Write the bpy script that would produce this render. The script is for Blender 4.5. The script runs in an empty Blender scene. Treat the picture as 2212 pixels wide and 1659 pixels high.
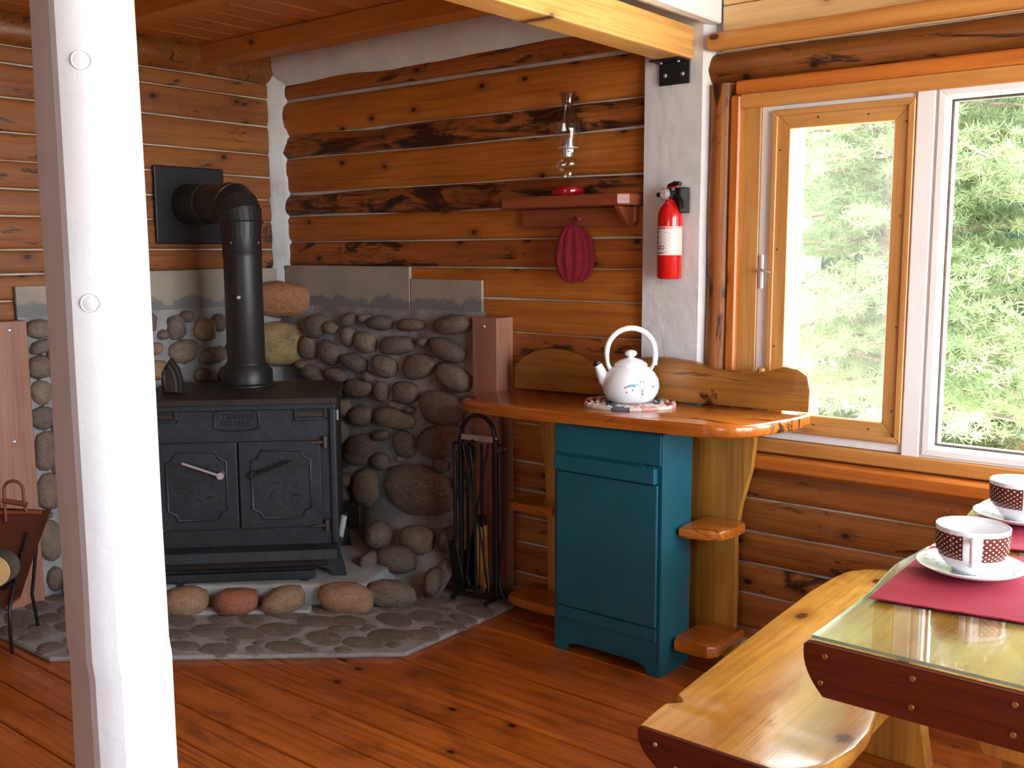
import bpy, bmesh, math, random
from mathutils import Vector, Matrix, noise

SC = bpy.context.scene
COL = SC.collection
R = math.radians
random.seed(7)

# ------------------------------------------------------------------ camera
cam = bpy.data.cameras.new('camera')
cam_ob = bpy.data.objects.new('camera', cam)
COL.objects.link(cam_ob)
cam.sensor_width = 36.0
cam.lens = 2182.0 / 2212.0 * 36.0
cam.clip_start = 0.05
cam.clip_end = 200
yaw, pit, rol = R(128.76), R(-7.53), R(-0.22)
fw = Vector((math.cos(pit) * math.cos(yaw), math.cos(pit) * math.sin(yaw), math.sin(pit)))
rt = fw.cross(Vector((0, 0, 1))).normalized()
up = rt.cross(fw)
rt2 = rt * math.cos(rol) + up * math.sin(rol)
up2 = -rt * math.sin(rol) + up * math.cos(rol)
mw = Matrix((rt2, up2, -fw)).transposed().to_4x4()
mw.translation = Vector((3.994, -3.176, 1.40))
cam_ob.matrix_world = mw
SC.camera = cam_ob

# ------------------------------------------------------------------ daylight
world = bpy.data.worlds.new('overcast_sky')
SC.world = world
world.use_nodes = True
bg = world.node_tree.nodes['Background']
bg.inputs['Color'].default_value = (0.86, 0.93, 1.0, 1)
bg.inputs['Strength'].default_value = 3.6
sun = bpy.data.lights.new('sun', 'SUN')
sun.energy = 5.5
sun.angle = R(6)
sun.color = (1.0, 0.94, 0.84)
sun_ob = bpy.data.objects.new('sun', sun)
COL.objects.link(sun_ob)
sun_ob.rotation_euler = Vector((0.72, 0.18, -0.9)).to_track_quat('-Z', 'Y').to_euler()
SC.view_settings.view_transform = 'Standard'
SC.view_settings.look = 'None'
SC.view_settings.gamma = 1.0
SC.view_settings.use_curve_mapping = False
SC.view_settings.exposure = 2.2

# ------------------------------------------------------------------ helpers
def lin(c):
    return tuple(((v / 255) / 12.92 if v / 255 <= 0.04045 else (((v / 255) + 0.055) / 1.055) ** 2.4) for v in c) + (1.0,)

def obj(name, bm, mat=None, parent=None, smooth=False, loc=None, rot=None):
    me = bpy.data.meshes.new(name)
    if isinstance(bm, bmesh.types.BMesh):
        bmesh.ops.recalc_face_normals(bm, faces=bm.faces)
        bm.to_mesh(me)
        bm.free()
    else:
        me.from_pydata(*bm)
    if mat is not None:
        for m in (mat if isinstance(mat, (list, tuple)) else [mat]):
            me.materials.append(m)
    if smooth:
        for p in me.polygons:
            p.use_smooth = True
        me.set_sharp_from_angle(angle=R(smooth if smooth > 1 else 50))
    o = bpy.data.objects.new(name, me)
    COL.objects.link(o)
    if parent is not None:
        o.parent = parent
    if loc is not None:
        o.location = loc
    if rot is not None:
        o.rotation_euler = rot
    return o

def share(name, src, parent=None, loc=(0, 0, 0), rot=(0, 0, 0), scale=(1, 1, 1)):
    o = bpy.data.objects.new(name, src.data if hasattr(src, 'data') else src)
    COL.objects.link(o)
    o.parent = parent
    o.location, o.rotation_euler, o.scale = loc, rot, scale
    return o

def tag(o, label, cat=None, group=None, kind=None):
    o['label'] = label
    if cat: o['category'] = cat
    if group: o['group'] = group
    if kind: o['kind'] = kind
    return o

def thing(name, label, cat, loc=(0, 0, 0), rotz=0.0, group=None):
    o = bpy.data.objects.new(name, None)
    COL.objects.link(o)
    o.empty_display_size = 0.1
    o.location = loc
    o.rotation_euler = (0, 0, rotz)
    return tag(o, label, cat, group)

def struct(o, label):
    return tag(o, label, kind='structure')

def sroot(name, label):
    o = bpy.data.objects.new(name, None)
    COL.objects.link(o)
    return struct(o, label)

def add_box(bm, x, y, z, bev=0.0, seg=1, M=None):
    r = bmesh.ops.create_cube(bm, size=1.0)
    vs = r['verts']
    for v in vs:
        v.co = Vector((x[0] + (v.co.x + .5) * (x[1] - x[0]), y[0] + (v.co.y + .5) * (y[1] - y[0]), z[0] + (v.co.z + .5) * (z[1] - z[0])))
    if bev > 0:
        es = list({e for v in vs for e in v.link_edges})
        r2 = bmesh.ops.bevel(bm, geom=es, offset=bev, segments=seg, affect='EDGES', profile=0.5)
        vs = list({v for f in r2['faces'] for v in f.verts} | {v for v in vs if v.is_valid})
    if M is not None:
        bmesh.ops.transform(bm, matrix=M, verts=vs)
    return vs

def box(name, x, y, z, mat, parent=None, bev=0.003, seg=1, M=None):
    bm = bmesh.new()
    add_box(bm, x, y, z, bev, seg, M)
    return obj(name, bm, mat, parent)

def add_prism(bm, pts, d0, d1, axis='y'):
    """outline pts (a,b) extruded along axis from d0 to d1. axis y -> (a,d,b); x -> (d,a,b); z -> (a,b,d)"""
    def P(p, d):
        return (p[0], d, p[1]) if axis == 'y' else ((d, p[0], p[1]) if axis == 'x' else (p[0], p[1], d))
    a = [bm.verts.new(P(p, d0)) for p in pts]
    b = [bm.verts.new(P(p, d1)) for p in pts]
    n = len(pts)
    fs = [bm.faces.new(a), bm.faces.new(b[::-1])]
    for i in range(n):
        j = (i + 1) % n
        fs.append(bm.faces.new((a[i], b[i], b[j], a[j])))
    return a, b, fs

def prism(name, pts, d0, d1, axis, mat, parent=None, bev=0.0, seg=2, smooth=False):
    bm = bmesh.new()
    a, b, fs = add_prism(bm, pts, d0, d1, axis)
    if bev > 0:
        es = [e for e in bm.edges if len(e.link_faces) == 2 and (e.link_faces[0] in fs[:2] or e.link_faces[1] in fs[:2])]
        bmesh.ops.bevel(bm, geom=es, offset=bev, segments=seg, affect='EDGES', profile=0.5)
    bmesh.ops.triangulate(bm, faces=[f for f in bm.faces if len(f.verts) > 4])
    return obj(name, bm, mat, parent, smooth)

def frame_of(d):
    d = d.normalized()
    u = Vector((0, 0, 1)) if abs(d.z) < 0.9 else Vector((1, 0, 0))
    a = d.cross(u).normalized()
    return a, d.cross(a).normalized()

def add_tube(bm, pts, r, seg=8, closed=False, cap=True):
    pts = [Vector(p) for p in pts]
    n = len(pts)
    rs = r if isinstance(r, (list, tuple)) else [r] * n
    rings = []
    pa = None
    for i, p in enumerate(pts):
        if closed:
            d = pts[(i + 1) % n] - pts[i - 1]
        else:
            d = pts[min(i + 1, n - 1)] - pts[max(i - 1, 0)]
        d.normalize()
        if pa is None:
            pa, _ = frame_of(d)
        pa = (pa - d * pa.dot(d)).normalized()
        pb = d.cross(pa)
        rings.append([bm.verts.new(p + (pa * math.cos(2 * math.pi * k / seg) + pb * math.sin(2 * math.pi * k / seg)) * rs[i]) for k in range(seg)])
    for i in range(n if closed else n - 1):
        A, B = rings[i], rings[(i + 1) % n]
        for k in range(seg):
            bm.faces.new((A[k], A[(k + 1) % seg], B[(k + 1) % seg], B[k]))
    if cap and not closed:
        bm.faces.new(rings[0][::-1])
        bm.faces.new(rings[-1])

def tube(name, pts, r, mat, parent=None, seg=8, closed=False, smooth=True):
    bm = bmesh.new()
    add_tube(bm, pts, r, seg, closed)
    return obj(name, bm, mat, parent, smooth)

def add_lathe(bm, prof, seg=32, c=(0, 0, 0), a0=0.0, a1=None):
    full = a1 is None
    n = seg if full else seg + 1
    rows = []
    for r, z in prof:
        row = []
        if r < 1e-6:
            v = bm.verts.new((c[0], c[1], c[2] + z))
            row = [v] * n
        else:
            for k in range(n):
                t = 2 * math.pi * k / seg if full else a0 + (a1 - a0) * k / seg
                row.append(bm.verts.new((c[0] + r * math.cos(t), c[1] + r * math.sin(t), c[2] + z)))
        rows.append(row)
    for A, B in zip(rows, rows[1:]):
        for k in range(n if full else n - 1):
            q = [A[k], A[(k + 1) % n], B[(k + 1) % n], B[k]]
            u = []
            for v in q:
                if v not in u: u.append(v)
            if len(u) >= 3:
                try: bm.faces.new(u)
                except ValueError: pass

def lathe(name, prof, mat, parent=None, seg=32, c=(0, 0, 0), smooth=True, a0=0.0, a1=None):
    bm = bmesh.new()
    add_lathe(bm, prof, seg, c, a0, a1)
    return obj(name, bm, mat, parent, smooth)

def arc(c, r, a0, a1, n, plane='xz'):
    o = []
    for i in range(n + 1):
        t = a0 + (a1 - a0) * i / n
        p, q = r * math.cos(t), r * math.sin(t)
        o.append((c[0] + p, c[1], c[2] + q) if plane == 'xz' else ((c[0], c[1] + p, c[2] + q) if plane == 'yz' else (c[0] + p, c[1] + q, c[2])))
    return o

# ------------------------------------------------------------------ materials
class N:
    def __init__(s, name):
        s.m = bpy.data.materials.new(name)
        s.m.use_nodes = True
        s.t = s.m.node_tree
        s.b = s.t.nodes['Principled BSDF']
        s.out = s.t.nodes['Material Output']
    def n(s, ty, **kw):
        x = s.t.nodes.new(ty)
        for k, v in kw.items():
            if k.startswith('_'): setattr(x, k[1:], v)
            else: x.inputs[k.replace('__', ' ')].default_value = v
        return x
    def l(s, a, b): s.t.links.new(a, b)
    def math(s, op, a, b=None, clamp=False):
        x = s.t.nodes.new('ShaderNodeMath'); x.operation = op; x.use_clamp = clamp
        for i, v in enumerate((a, b)):
            if v is None: continue
            if isinstance(v, (int, float)): x.inputs[i].default_value = v
            else: s.l(v, x.inputs[i])
        return x.outputs[0]
    def mix(s, fac, a, b, mode='MIX'):
        x = s.t.nodes.new('ShaderNodeMix'); x.data_type = 'RGBA'; x.blend_type = mode
        for i, v in ((0, fac), (6, a), (7, b)):
            if isinstance(v, (int, float)): x.inputs[i].default_value = v
            elif isinstance(v, tuple): x.inputs[i].default_value = v
            else: s.l(v, x.inputs[i])
        return x.outputs[2]
    def rng(s, v, a, b, c, d):
        x = s.t.nodes.new('ShaderNodeMapRange'); x.clamp = True
        s.l(v, x.inputs[0])
        for i, q in enumerate((a, b, c, d)): x.inputs[i + 1].default_value = q
        return x.outputs[0]
    def coords(s, scale, rnd=True, src='Object'):
        tc = s.n('ShaderNodeTexCoord')
        o = tc.outputs[src]
        if rnd:
            oi = s.n('ShaderNodeObjectInfo')
            k = s.math('MULTIPLY', oi.outputs['Random'], 41.0)
            va = s.t.nodes.new('ShaderNodeVectorMath'); va.operation = 'ADD'
            s.l(o, va.inputs[0]); s.l(k, va.inputs[1])
            o = va.outputs[0]
        mp = s.n('ShaderNodeMapping')
        mp.inputs['Scale'].default_value = scale
        s.l(o, mp.inputs['Vector'])
        return mp.outputs[0]
    def noise(s, vec, scale, detail=3, rough=.55, dist=0.0):
        x = s.n('ShaderNodeTexNoise', Scale=scale, Detail=detail, Roughness=rough, Distortion=dist)
        s.l(vec, x.inputs['Vector'])
        return x.outputs['Fac']
    def bump(s, h, strength, dist=0.01):
        x = s.n('ShaderNodeBump', Strength=strength, Distance=dist)
        s.l(h, x.inputs['Height'])
        s.l(x.outputs[0], s.b.inputs['Normal'])

def wood(name, c1, c2, dark, axis='x', knots=.5, bark=0.0, rough=.4, coat=0.0, grain=.45, knotscale=1.0, barkc=(38, 22, 14), ring=0.0, mott=0.0, spec=.5):
    k = N(name)
    c1, c2, dark, barkc = lin(c1), lin(c2), lin(dark), lin(barkc)
    def sc(al, ac, dep=None):
        d = ac if dep is None else dep
        return {'x': (al, d, ac), 'y': (d, al, ac), 'z': (ac, d, al), 'xt': (al, ac, d), 'yt': (ac, al, d)}[axis]
    v1 = k.coords(sc(.9, 7))
    n1 = k.noise(v1, 1.6, 4, .6, .8)
    col = k.mix(k.rng(n1, .32, .68, 0, 1), c1, c2)
    v2 = k.coords(sc(1.3, 55))
    n2 = k.noise(v2, 1.5, 3, .6, .6)
    col = k.mix(k.math('MULTIPLY', k.rng(n2, .45, .7, 0, 1), grain), col, dark)
    if ring:
        w = k.n('ShaderNodeTexWave', Scale=ring, Distortion=7.0, Detail=2.0)
        w.inputs['Detail Scale'].default_value = 1.2
        k.l(k.coords(sc(.35, 1.5)), w.inputs['Vector'])
        col = k.mix(k.math('MULTIPLY', w.outputs['Fac'], .35), col, dark)
    if mott:
        nm = k.noise(k.coords(sc(2.2, 4.5)), 2.0, 5, .65, .5)
        col = k.mix(k.rng(nm, .50, .72, 0, mott), col, dark)
    if knots > 0:
        vo = k.n('ShaderNodeTexVoronoi', Scale=1.0)
        vo.voronoi_dimensions = '2D'
        sx = k.n('ShaderNodeSeparateXYZ'); k.l(k.coords((1, 1, 1)), sx.inputs[0])
        ai, ci = {'x': (0, 2), 'y': (1, 2), 'z': (2, 0), 'xt': (0, 1), 'yt': (1, 0)}[axis]
        cb = k.n('ShaderNodeCombineXYZ')
        k.l(k.math('MULTIPLY', sx.outputs[ai], 4.6 * knotscale), cb.inputs[0])
        k.l(k.math('MULTIPLY', sx.outputs[ci], 7.5 * knotscale), cb.inputs[1])
        k.l(cb.outputs[0], vo.inputs['Vector'])
        sep = k.n('ShaderNodeSeparateColor')
        k.l(vo.outputs['Color'], sep.inputs[0])
        gate = k.math('LESS_THAN', sep.outputs[0], knots)
        dd = k.math('ADD', vo.outputs['Distance'], k.math('MULTIPLY', k.math('SUBTRACT', n2, .5), .12))
        halo = k.math('MULTIPLY', k.rng(dd, .09, .24, .45, 0), gate)
        core = k.math('MULTIPLY', k.rng(dd, .05, .085, .92, 0), gate)
        col = k.mix(halo, col, dark)
        col = k.mix(core, col, (dark[0] * .22, dark[1] * .2, dark[2] * .25, 1))
    if bark > 0:
        nb = k.noise(k.coords(sc(1.5, 6)), 2.2, 6, .68, 1.0)
        col = k.mix(k.rng(nb, .60 - bark * .22, .66 - bark * .18, 0, .95), col, barkc)
    k.l(col, k.b.inputs['Base Color'])
    k.b.inputs['Roughness'].default_value = rough
    k.b.inputs['Specular IOR Level'].default_value = spec
    k.b.inputs['Coat Weight'].default_value = coat
    k.b.inputs['Coat Roughness'].default_value = .12
    k.bump(n2, .12, .004)
    return k.m

def plain(name, c, rough=.5, metal=0.0, var=.12, scale=8.0, bump=0.0, bscale=60.0, coat=0.0, spec=.5):
    k = N(name)
    c = lin(c)
    nz = k.noise(k.coords((1, 1, 1)), scale, 4, .6)
    col = k.mix(k.rng(nz, .35, .65, 0, 1), tuple(v * (1 - var) for v in c[:3]) + (1,), tuple(min(1, v * (1 + var)) for v in c[:3]) + (1,))
    k.l(col, k.b.inputs['Base Color'])
    k.b.inputs['Roughness'].default_value = rough
    k.b.inputs['Metallic'].default_value = metal
    k.b.inputs['Coat Weight'].default_value = coat
    k.b.inputs['Specular IOR Level'].default_value = spec
    if bump:
        k.bump(k.noise(k.coords((1, 1, 1)), bscale, 4, .6), bump, .01)
    return k.m

def stone_mat(name, cols, spec=.12):
    k = N(name)
    oi = k.n('ShaderNodeObjectInfo')
    rp = k.n('ShaderNodeValToRGB')
    rp.color_ramp.interpolation = 'LINEAR'
    e = rp.color_ramp.elements
    while len(e) < len(cols): e.new(.5)
    for i, c in enumerate(cols):
        e[i].position = i / (len(cols) - 1)
        e[i].color = lin(c)
    k.l(oi.outputs['Random'], rp.inputs[0])
    v = k.coords((1, 1, 1))
    n1 = k.noise(v, 2.2, 5, .65)
    n2 = k.noise(v, 17, 3, .7)
    col = k.mix(k.rng(n1, .35, .7, 0, .55), rp.outputs[0], lin((70, 58, 52)))
    col = k.mix(k.rng(n2, .5, .70, 0, .7), col, lin((178, 160, 138)))
    col = k.mix(k.rng(n2, .28, .44, .75, 0), col, lin((45, 38, 36)))
    k.l(col, k.b.inputs['Base Color'])
    k.b.inputs['Roughness'].default_value = .75
    k.b.inputs['Specular IOR Level'].default_value = .3
    k.bump(n1, .35, .05)
    return k.m

def thin_glass(name, tint=(1, 1, 1), refl=.9, haze=0.0, ior=1.45):
    k = N(name)
    k.t.nodes.remove(k.b)
    tr = k.n('ShaderNodeBsdfTransparent'); tr.inputs[0].default_value = tint + (1,)
    gl = k.n('ShaderNodeBsdfGlossy', Roughness=.02); gl.inputs[0].default_value = (refl, refl, refl, 1)
    f0 = ((ior - 1) / (ior + 1)) ** 2
    lw = k.n('ShaderNodeLayerWeight')
    fr = k.math('ADD', k.math('MULTIPLY', k.math('POWER', lw.outputs['Facing'], 5.0), 1 - f0), f0)
    mx = k.n('ShaderNodeMixShader')
    k.l(fr, mx.inputs[0]); k.l(tr.outputs[0], mx.inputs[1]); k.l(gl.outputs[0], mx.inputs[2])
    last = mx.outputs[0]
    if haze:
        df = k.n('ShaderNodeBsdfTranslucent'); df.inputs[0].default_value = (.8, .8, .78, 1)
        m2 = k.n('ShaderNodeMixShader'); m2.inputs[0].default_value = haze
        k.l(last, m2.inputs[1]); k.l(df.outputs[0], m2.inputs[2])
        last = m2.outputs[0]
    k.l(last, k.out.inputs['Surface'])
    return k.m

M = {}
M['logB'] = wood('amber_log', (190, 116, 44), (160, 90, 32), (96, 44, 18), 'x', .4, 0, .38)
M['logB_bark'] = wood('amber_log_with_bark', (168, 96, 42), (128, 68, 30), (70, 34, 18), 'x', .3, .55, .42, grain=.6)
M['logB_soft'] = wood('amber_log_part_bark', (176, 100, 42), (140, 76, 32), (84, 40, 18), 'x', .4, .18, .4)
M['logA'] = wood('russet_log', (154, 92, 36), (130, 72, 28), (82, 42, 17), 'y', .35, .1, .6)
M['logR'] = wood('honey_brown_log', (180, 112, 50), (146, 86, 36), (74, 38, 18), 'x', .5, .12, .38)
M['plate'] = wood('dark_plate_log', (140, 84, 34), (110, 62, 26), (60, 32, 14), 'x', .35, .15, .35)
M['vlog'] = wood('vertical_bark_log', (176, 112, 56), (140, 82, 38), (80, 42, 20), 'z', .3, .15, .4, grain=.6)
M['floor'] = wood('stained_floor_board', (192, 106, 36), (164, 82, 24), (92, 38, 14), 'xt', .3, 0, .32, grain=.6, coat=.25, mott=.75)
M['beam'] = wood('golden_beam', (218, 168, 98), (202, 148, 78), (140, 84, 34), 'y', .2, 0, .42, grain=.4)
M['joist'] = wood('brown_joist', (196, 124, 54), (172, 102, 42), (116, 62, 24), 'x', .12, 0, .5, grain=.35)
M['ceil'] = wood('brown_ceiling_board', (196, 122, 54), (170, 100, 42), (112, 60, 24), 'yt', .1, 0, .5, grain=.35)
M['pine'] = wood('pale_pine', (226, 192, 140), (212, 174, 118), (150, 96, 50), 'x', .28, 0, .45, grain=.22)
M['pinetrim'] = wood('pine_trim', (206, 148, 78), (188, 126, 60), (130, 76, 32), 'x', .2, 0, .4, grain=.3)
M['orangex'] = wood('orange_trim_h', (200, 118, 42), (178, 98, 34), (112, 52, 18), 'x', .25, 0, .35, grain=.35)
M['orangez'] = wood('orange_trim_v', (200, 118, 42), (178, 98, 34), (112, 52, 18), 'z', .25, 0, .35, grain=.35)
M['sashx'] = wood('sash_wood_h', (204, 152, 88), (186, 130, 68), (112, 64, 30), 'x', .3, 0, .4, grain=.35)
M['sashz'] = wood('sash_wood_v', (204, 152, 88), (186, 130, 68), (112, 64, 30), 'z', .3, 0, .4, grain=.35)
M['slab'] = wood('varnished_slab', (194, 114, 36), (170, 90, 26), (96, 44, 16), 'x', .3, .05, .22, coat=.5, grain=.5)
M['slabface'] = wood('varnished_board', (176, 120, 50), (150, 94, 36), (92, 52, 22), 'x', .25, .04, .3, coat=.3, grain=.5, ring=2.2)
M['upright'] = wood('golden_upright', (206, 150, 64), (182, 124, 48), (110, 66, 28), 'z', .3, 0, .32, coat=.2, grain=.5, ring=1.6)
M['table'] = wood('golden_table_slab', (234, 180, 84), (218, 156, 64), (140, 82, 30), 'yt', .3, 0, .18, coat=.6, grain=.45, ring=1.2, mott=.35)
M['bench'] = wood('golden_bench_slab', (238, 186, 84), (222, 160, 60), (140, 80, 28), 'yt', .5, .0, .2, coat=.6, grain=.4, ring=1.2, knotscale=.62, mott=.4)
M['endgrain'] = wood('dark_stained_end', (104, 42, 20), (86, 32, 15), (46, 17, 9), 'x', 0, 0, .5, spec=.12, coat=0, grain=.5)
M['redwood'] = wood('redwood_board', (168, 120, 96), (150, 104, 82), (100, 62, 46), 'z', .08, 0, .55, grain=.4)
M['shelfwood'] = wood('red_brown_shelf', (150, 78, 46), (128, 62, 36), (80, 36, 22), 'x', .05, 0, .38, grain=.4)
M['white'] = plain('white_paint', (220, 225, 230), .45, var=.03, bump=.25, bscale=14)
M['whiterough'] = plain('rough_white_paint', (210, 211, 212), .6, var=.06, bump=.5, bscale=22)
M['chink'] = plain('grey_white_chinking', (176, 172, 166), .8, var=.25, scale=5, bump=.4)
M['vinyl'] = plain('white_vinyl', (236, 236, 238), .35, var=.02)
M['mortar'] = plain('grey_mortar', (148, 146, 146), .85, var=.3, scale=6, bump=.8, bscale=24)
M['pad'] = plain('pale_concrete', (168, 172, 174), .85, var=.2, scale=5, bump=.4, bscale=30)
M['stone'] = stone_mat('river_stone', [(106, 94, 88), (136, 114, 98), (120, 104, 98), (148, 128, 108), (102, 92, 90), (128, 108, 94)])
M['flag'] = stone_mat('flat_hearth_stone', [(124, 118, 112), (134, 126, 118), (116, 106, 100), (138, 130, 120)])
M['stonew'] = stone_mat('warm_granite', [(176, 120, 92), (170, 138, 104), (160, 130, 100)])
M['stoney'] = stone_mat('yellow_granite', [(172, 146, 92), (176, 150, 98)])
M['stoneo'] = stone_mat('orange_granite', [(184, 120, 76), (188, 124, 82)])
M['stover'] = stone_mat('red_granite', [(178, 104, 78), (180, 108, 82)])
M['iron'] = plain('black_cast_iron', (49, 53, 58), .5, .35, var=.2, scale=14, bump=.25, bscale=90)
M['ironhi'] = plain('worn_iron_edge', (92, 84, 78), .42, .6, var=.2)
M['irontop'] = plain('rust_tinged_iron', (54, 46, 42), .5, .3, var=.25, scale=5, bump=.25, bscale=80)
M['pipe'] = plain('black_stove_pipe', (44, 43, 43), .42, .25, var=.15, scale=4)
M['black'] = plain('flat_black', (24, 24, 26), .5, var=.1)
M['toolblack'] = plain('black_enamel', (34, 34, 36), .32, .3, var=.1)
M['steel'] = plain('bright_steel', (204, 204, 208), .25, .65, var=.05)
M['brass'] = plain('dull_brass', (176, 140, 76), .38, .9, var=.15)
M['teal'] = plain('teal_blue_paint', (14, 88, 104), .42, var=.1, scale=3, bump=.1, bscale=30)
M['enamel'] = plain('white_enamel', (240, 243, 248), .12, var=.01, coat=.4)
M['china'] = plain('white_china', (240, 242, 246), .1, var=.01, coat=.5)
M['red'] = plain('red_paint', (196, 20, 22), .22, var=.04, coat=.5)
M['mitt'] = plain('crimson_knit', (112, 4, 21), .95, var=.2, scale=60, bump=.8, bscale=140)
M['burg'] = None
M['glass'] = thin_glass('window_glass')
M['screen'] = thin_glass('screened_glass', haze=.018)
M['lampglass'] = thin_glass('clear_lamp_glass', (.93, .93, .92), 1.0, ior=1.75)
M['sootglass'] = thin_glass('smoky_lamp_glass', (.62, .58, .56), 1.0, ior=1.75)
M['tableglass'] = thin_glass('glass_sheet', (.94, .98, .95), .6, ior=1.3)
M['glassedge'] = plain('green_glass_edge', (150, 164, 138), .2, var=.1)
M['redoil'] = plain('red_lamp_base', (130, 4, 16), .15, var=.05, coat=.5)
M['leather'] = plain('brown_leather', (120, 62, 40), .6, var=.15, scale=6, bump=.3, bscale=120)
M['logend'] = plain('pale_sawn_log_end', (214, 182, 124), .7, var=.12, scale=10)
M['barkdark'] = plain('grey_bark', (84, 72, 62), .9, var=.3, bump=.8, bscale=20)
M['straw'] = wood('straw_bristle', (206, 160, 92), (186, 138, 72), (130, 86, 40), 'z', 0, 0, .7, grain=.7)
M['cement'] = None

def cement_mat():
    k = N('cement_board')
    v = k.coords((1, 1, 1), False)
    sp = k.n('ShaderNodeSeparateXYZ'); k.l(v, sp.inputs[0])
    nz = k.noise(v, 9, 5, .7)
    n2 = k.noise(v, 3, 4, .6)
    col = k.mix(k.rng(n2, .35, .65, 0, 1), lin((170, 158, 140)), lin((150, 142, 130)))
    edge = k.math('ADD', sp.outputs[2], k.math('MULTIPLY', k.math('SUBTRACT', nz, .5), -.16))
    col = k.mix(k.rng(edge, 1.185, 1.20, 1, 0), col, lin((122, 120, 118)))
    k.l(col, k.b.inputs['Base Color'])
    k.b.inputs['Roughness'].default_value = .85
    return k.m
M['cement'] = cement_mat()

def cloth_mat():
    k = N('burgundy_ribbed_cloth')
    w = k.n('ShaderNodeTexWave', Scale=34.0, Distortion=.4)
    w.bands_direction = 'Y'
    k.l(k.coords((1, 1, 1), False), w.inputs['Vector'])
    col = k.mix(w.outputs['Fac'], lin((142, 26, 50)), lin((172, 40, 66)))
    k.l(col, k.b.inputs['Base Color'])
    k.b.inputs['Roughness'].default_value = .85
    k.bump(w.outputs['Fac'], .3, .004)
    return k.m
M['burg'] = cloth_mat()

# ================================================================== SETTING
RX, RY = 5.3, -6.0          # room extents

# ---- floor: boards running along the window wall
floor = box('floor', (-.15, RX + .15), (RY - .15, .15), (-.20, -.025), M['floor'], None, 0)
struct(floor, 'reddish brown stained plank floor with a satin varnish')
bw = .135
bmf = bmesh.new(); add_prism(bmf, [(0, -.03), (bw - .0035, -.03), (bw - .0035, -.004), (bw - .0075, 0), (.004, 0), (0, -.004)], 0, 3.4, 'x')
fb = obj('floor_board', bmf, M['floor'], floor, loc=(-.1, 0 - bw, 0))
i = 0
y = -bw
rnd = random.Random(3)
while y > RY - bw:
    off = [-.1, -1.6, -.8, -2.4][i % 4] + rnd.uniform(-.2, .2)
    x = off
    while x < RX:
        if not (i == 0 and x == off):
            o = share('floor_board', fb, floor, (x, y, 0))
        else:
            fb.location = (x, y, 0)
        x += 3.4002
    y -= bw
    i += 1

# ---- log walls
def log_bm(u0, u1, z0, z1, wall, seed, rustic=0.0, gap=.005, wave=.003, topwave=0.0, bulge=0.0):
    bm = bmesh.new()
    gap *= .5
    nseg = max(4, int((u1 - u0) / .09))
    T = [0, .04, .12, .3, .5, .7, .88, .96, 1]
    rows = []
    for i in range(nseg + 1):
        u = u0 + (u1 - u0) * i / nseg
        nb = noise.noise((u * 1.6, seed * 3.1, 0)) * wave * (1 + 2 * rustic)
        nt = noise.noise((u * 1.6, seed * 5.7, 9)) * wave * (1 + 2 * rustic)
        if topwave:
            nt += (noise.noise((u * 3.3, seed, 4)) - .1) * topwave
        a, b = z0 + gap / 2 + nb, z1 - gap / 2 + nt
        row = []
        pr = [(-.07, a)]
        for t in T:
            e = abs(2 * t - 1)
            d = -(.0095 + .003 * rustic) * e ** (9 - 4 * rustic) + (bulge + .016 * rustic) * (1 - e * e)
            d += noise.noise((u * 2.3, t * 2.2 + seed, seed * 1.7)) * (.0025 + .012 * rustic)
            pr.append((d, a + (b - a) * t))
        pr.append((-.07, b))
        for d, z in pr:
            row.append(bm.verts.new((u, -d, z) if wall == 'B' else (d, -u, z)))
        rows.append(row)
    for A, B in zip(rows, rows[1:]):
        for k in range(len(A)):
            j = (k + 1) % len(A)
            bm.faces.new((A[k], A[j], B[j], B[k]))
    bm.faces.new(rows[0]); bm.faces.new(rows[-1][::-1])
    return bm

# wall_back: the window wall (plane y = 0), opening x 2.44..4.9, z .76..1.87
bm = bmesh.new()
yb = (.010, .20)
add_box(bm, (-.15, 2.44), yb, (-.2, 2.5))
add_box(bm, (2.44, 4.9), yb, (-.2, .74))
add_box(bm, (2.44, 4.9), yb, (1.885, 2.5))
add_box(bm, (4.9, RX + .15), yb, (-.2, 2.5))
wall_back = obj('wall_back', bm, M['chink'])
struct(wall_back, 'amber varnished log wall with white chinking and a big window')
rows_full = [-.04, .076, .205, .316, .428, .547]
for i, (a, b) in enumerate(zip(rows_full, rows_full[1:])):
    g = [.010, .013, .015, .007, .013][i]
    obj('log', log_bm(.03, RX, a, b, 'B', 20 + i, .15 if i in (0, 3) else 0.0, g), M['logR'] if i != 1 else M['logB_soft'], wall_back, True)
obj('log', log_bm(2.30, RX, .547, .668, 'B', 31, 0, .008), M['logR'], wall_back, True)
rows_l = [.547, .703, .82, .945, 1.072, 1.207, 1.33, 1.445, 1.565, 1.675, 1.835, 1.942, 2.10, 2.192]
for i, (a, b) in enumerate(zip(rows_l, rows_l[1:])):
    rus = {8: .8, 10: .9, 7: .25, 4: .2}.get(i, 0.0)
    if i in (7, ): rus = .1
    mt = M['logB']
    if i in (8, 10): mt = M['logB_bark']
    if i in (3, 6, 12): mt = M['logB_soft']
    g = {5: .010, 6: .011, 8: .008, 9: .010, 4: .009, 11: .006, 12: .004}.get(i, .006)
    tw = .022 if i == 12 else 0.0
    lo = a + (.012 if i == 12 else 0)
    obj('log', log_bm(.05, 2.09, lo, b, 'B', 40 + i, rus, g, .003, tw, .006 if i in (11, 12) else 0), mt, wall_back, True)
# dark flat-faced plate log above the window
obj('plate_log', log_bm(2.30, RX, 1.948, 2.055, 'B', 77, .12, .004, .006, 0, .020), M['plate'], wall_back, True)

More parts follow.
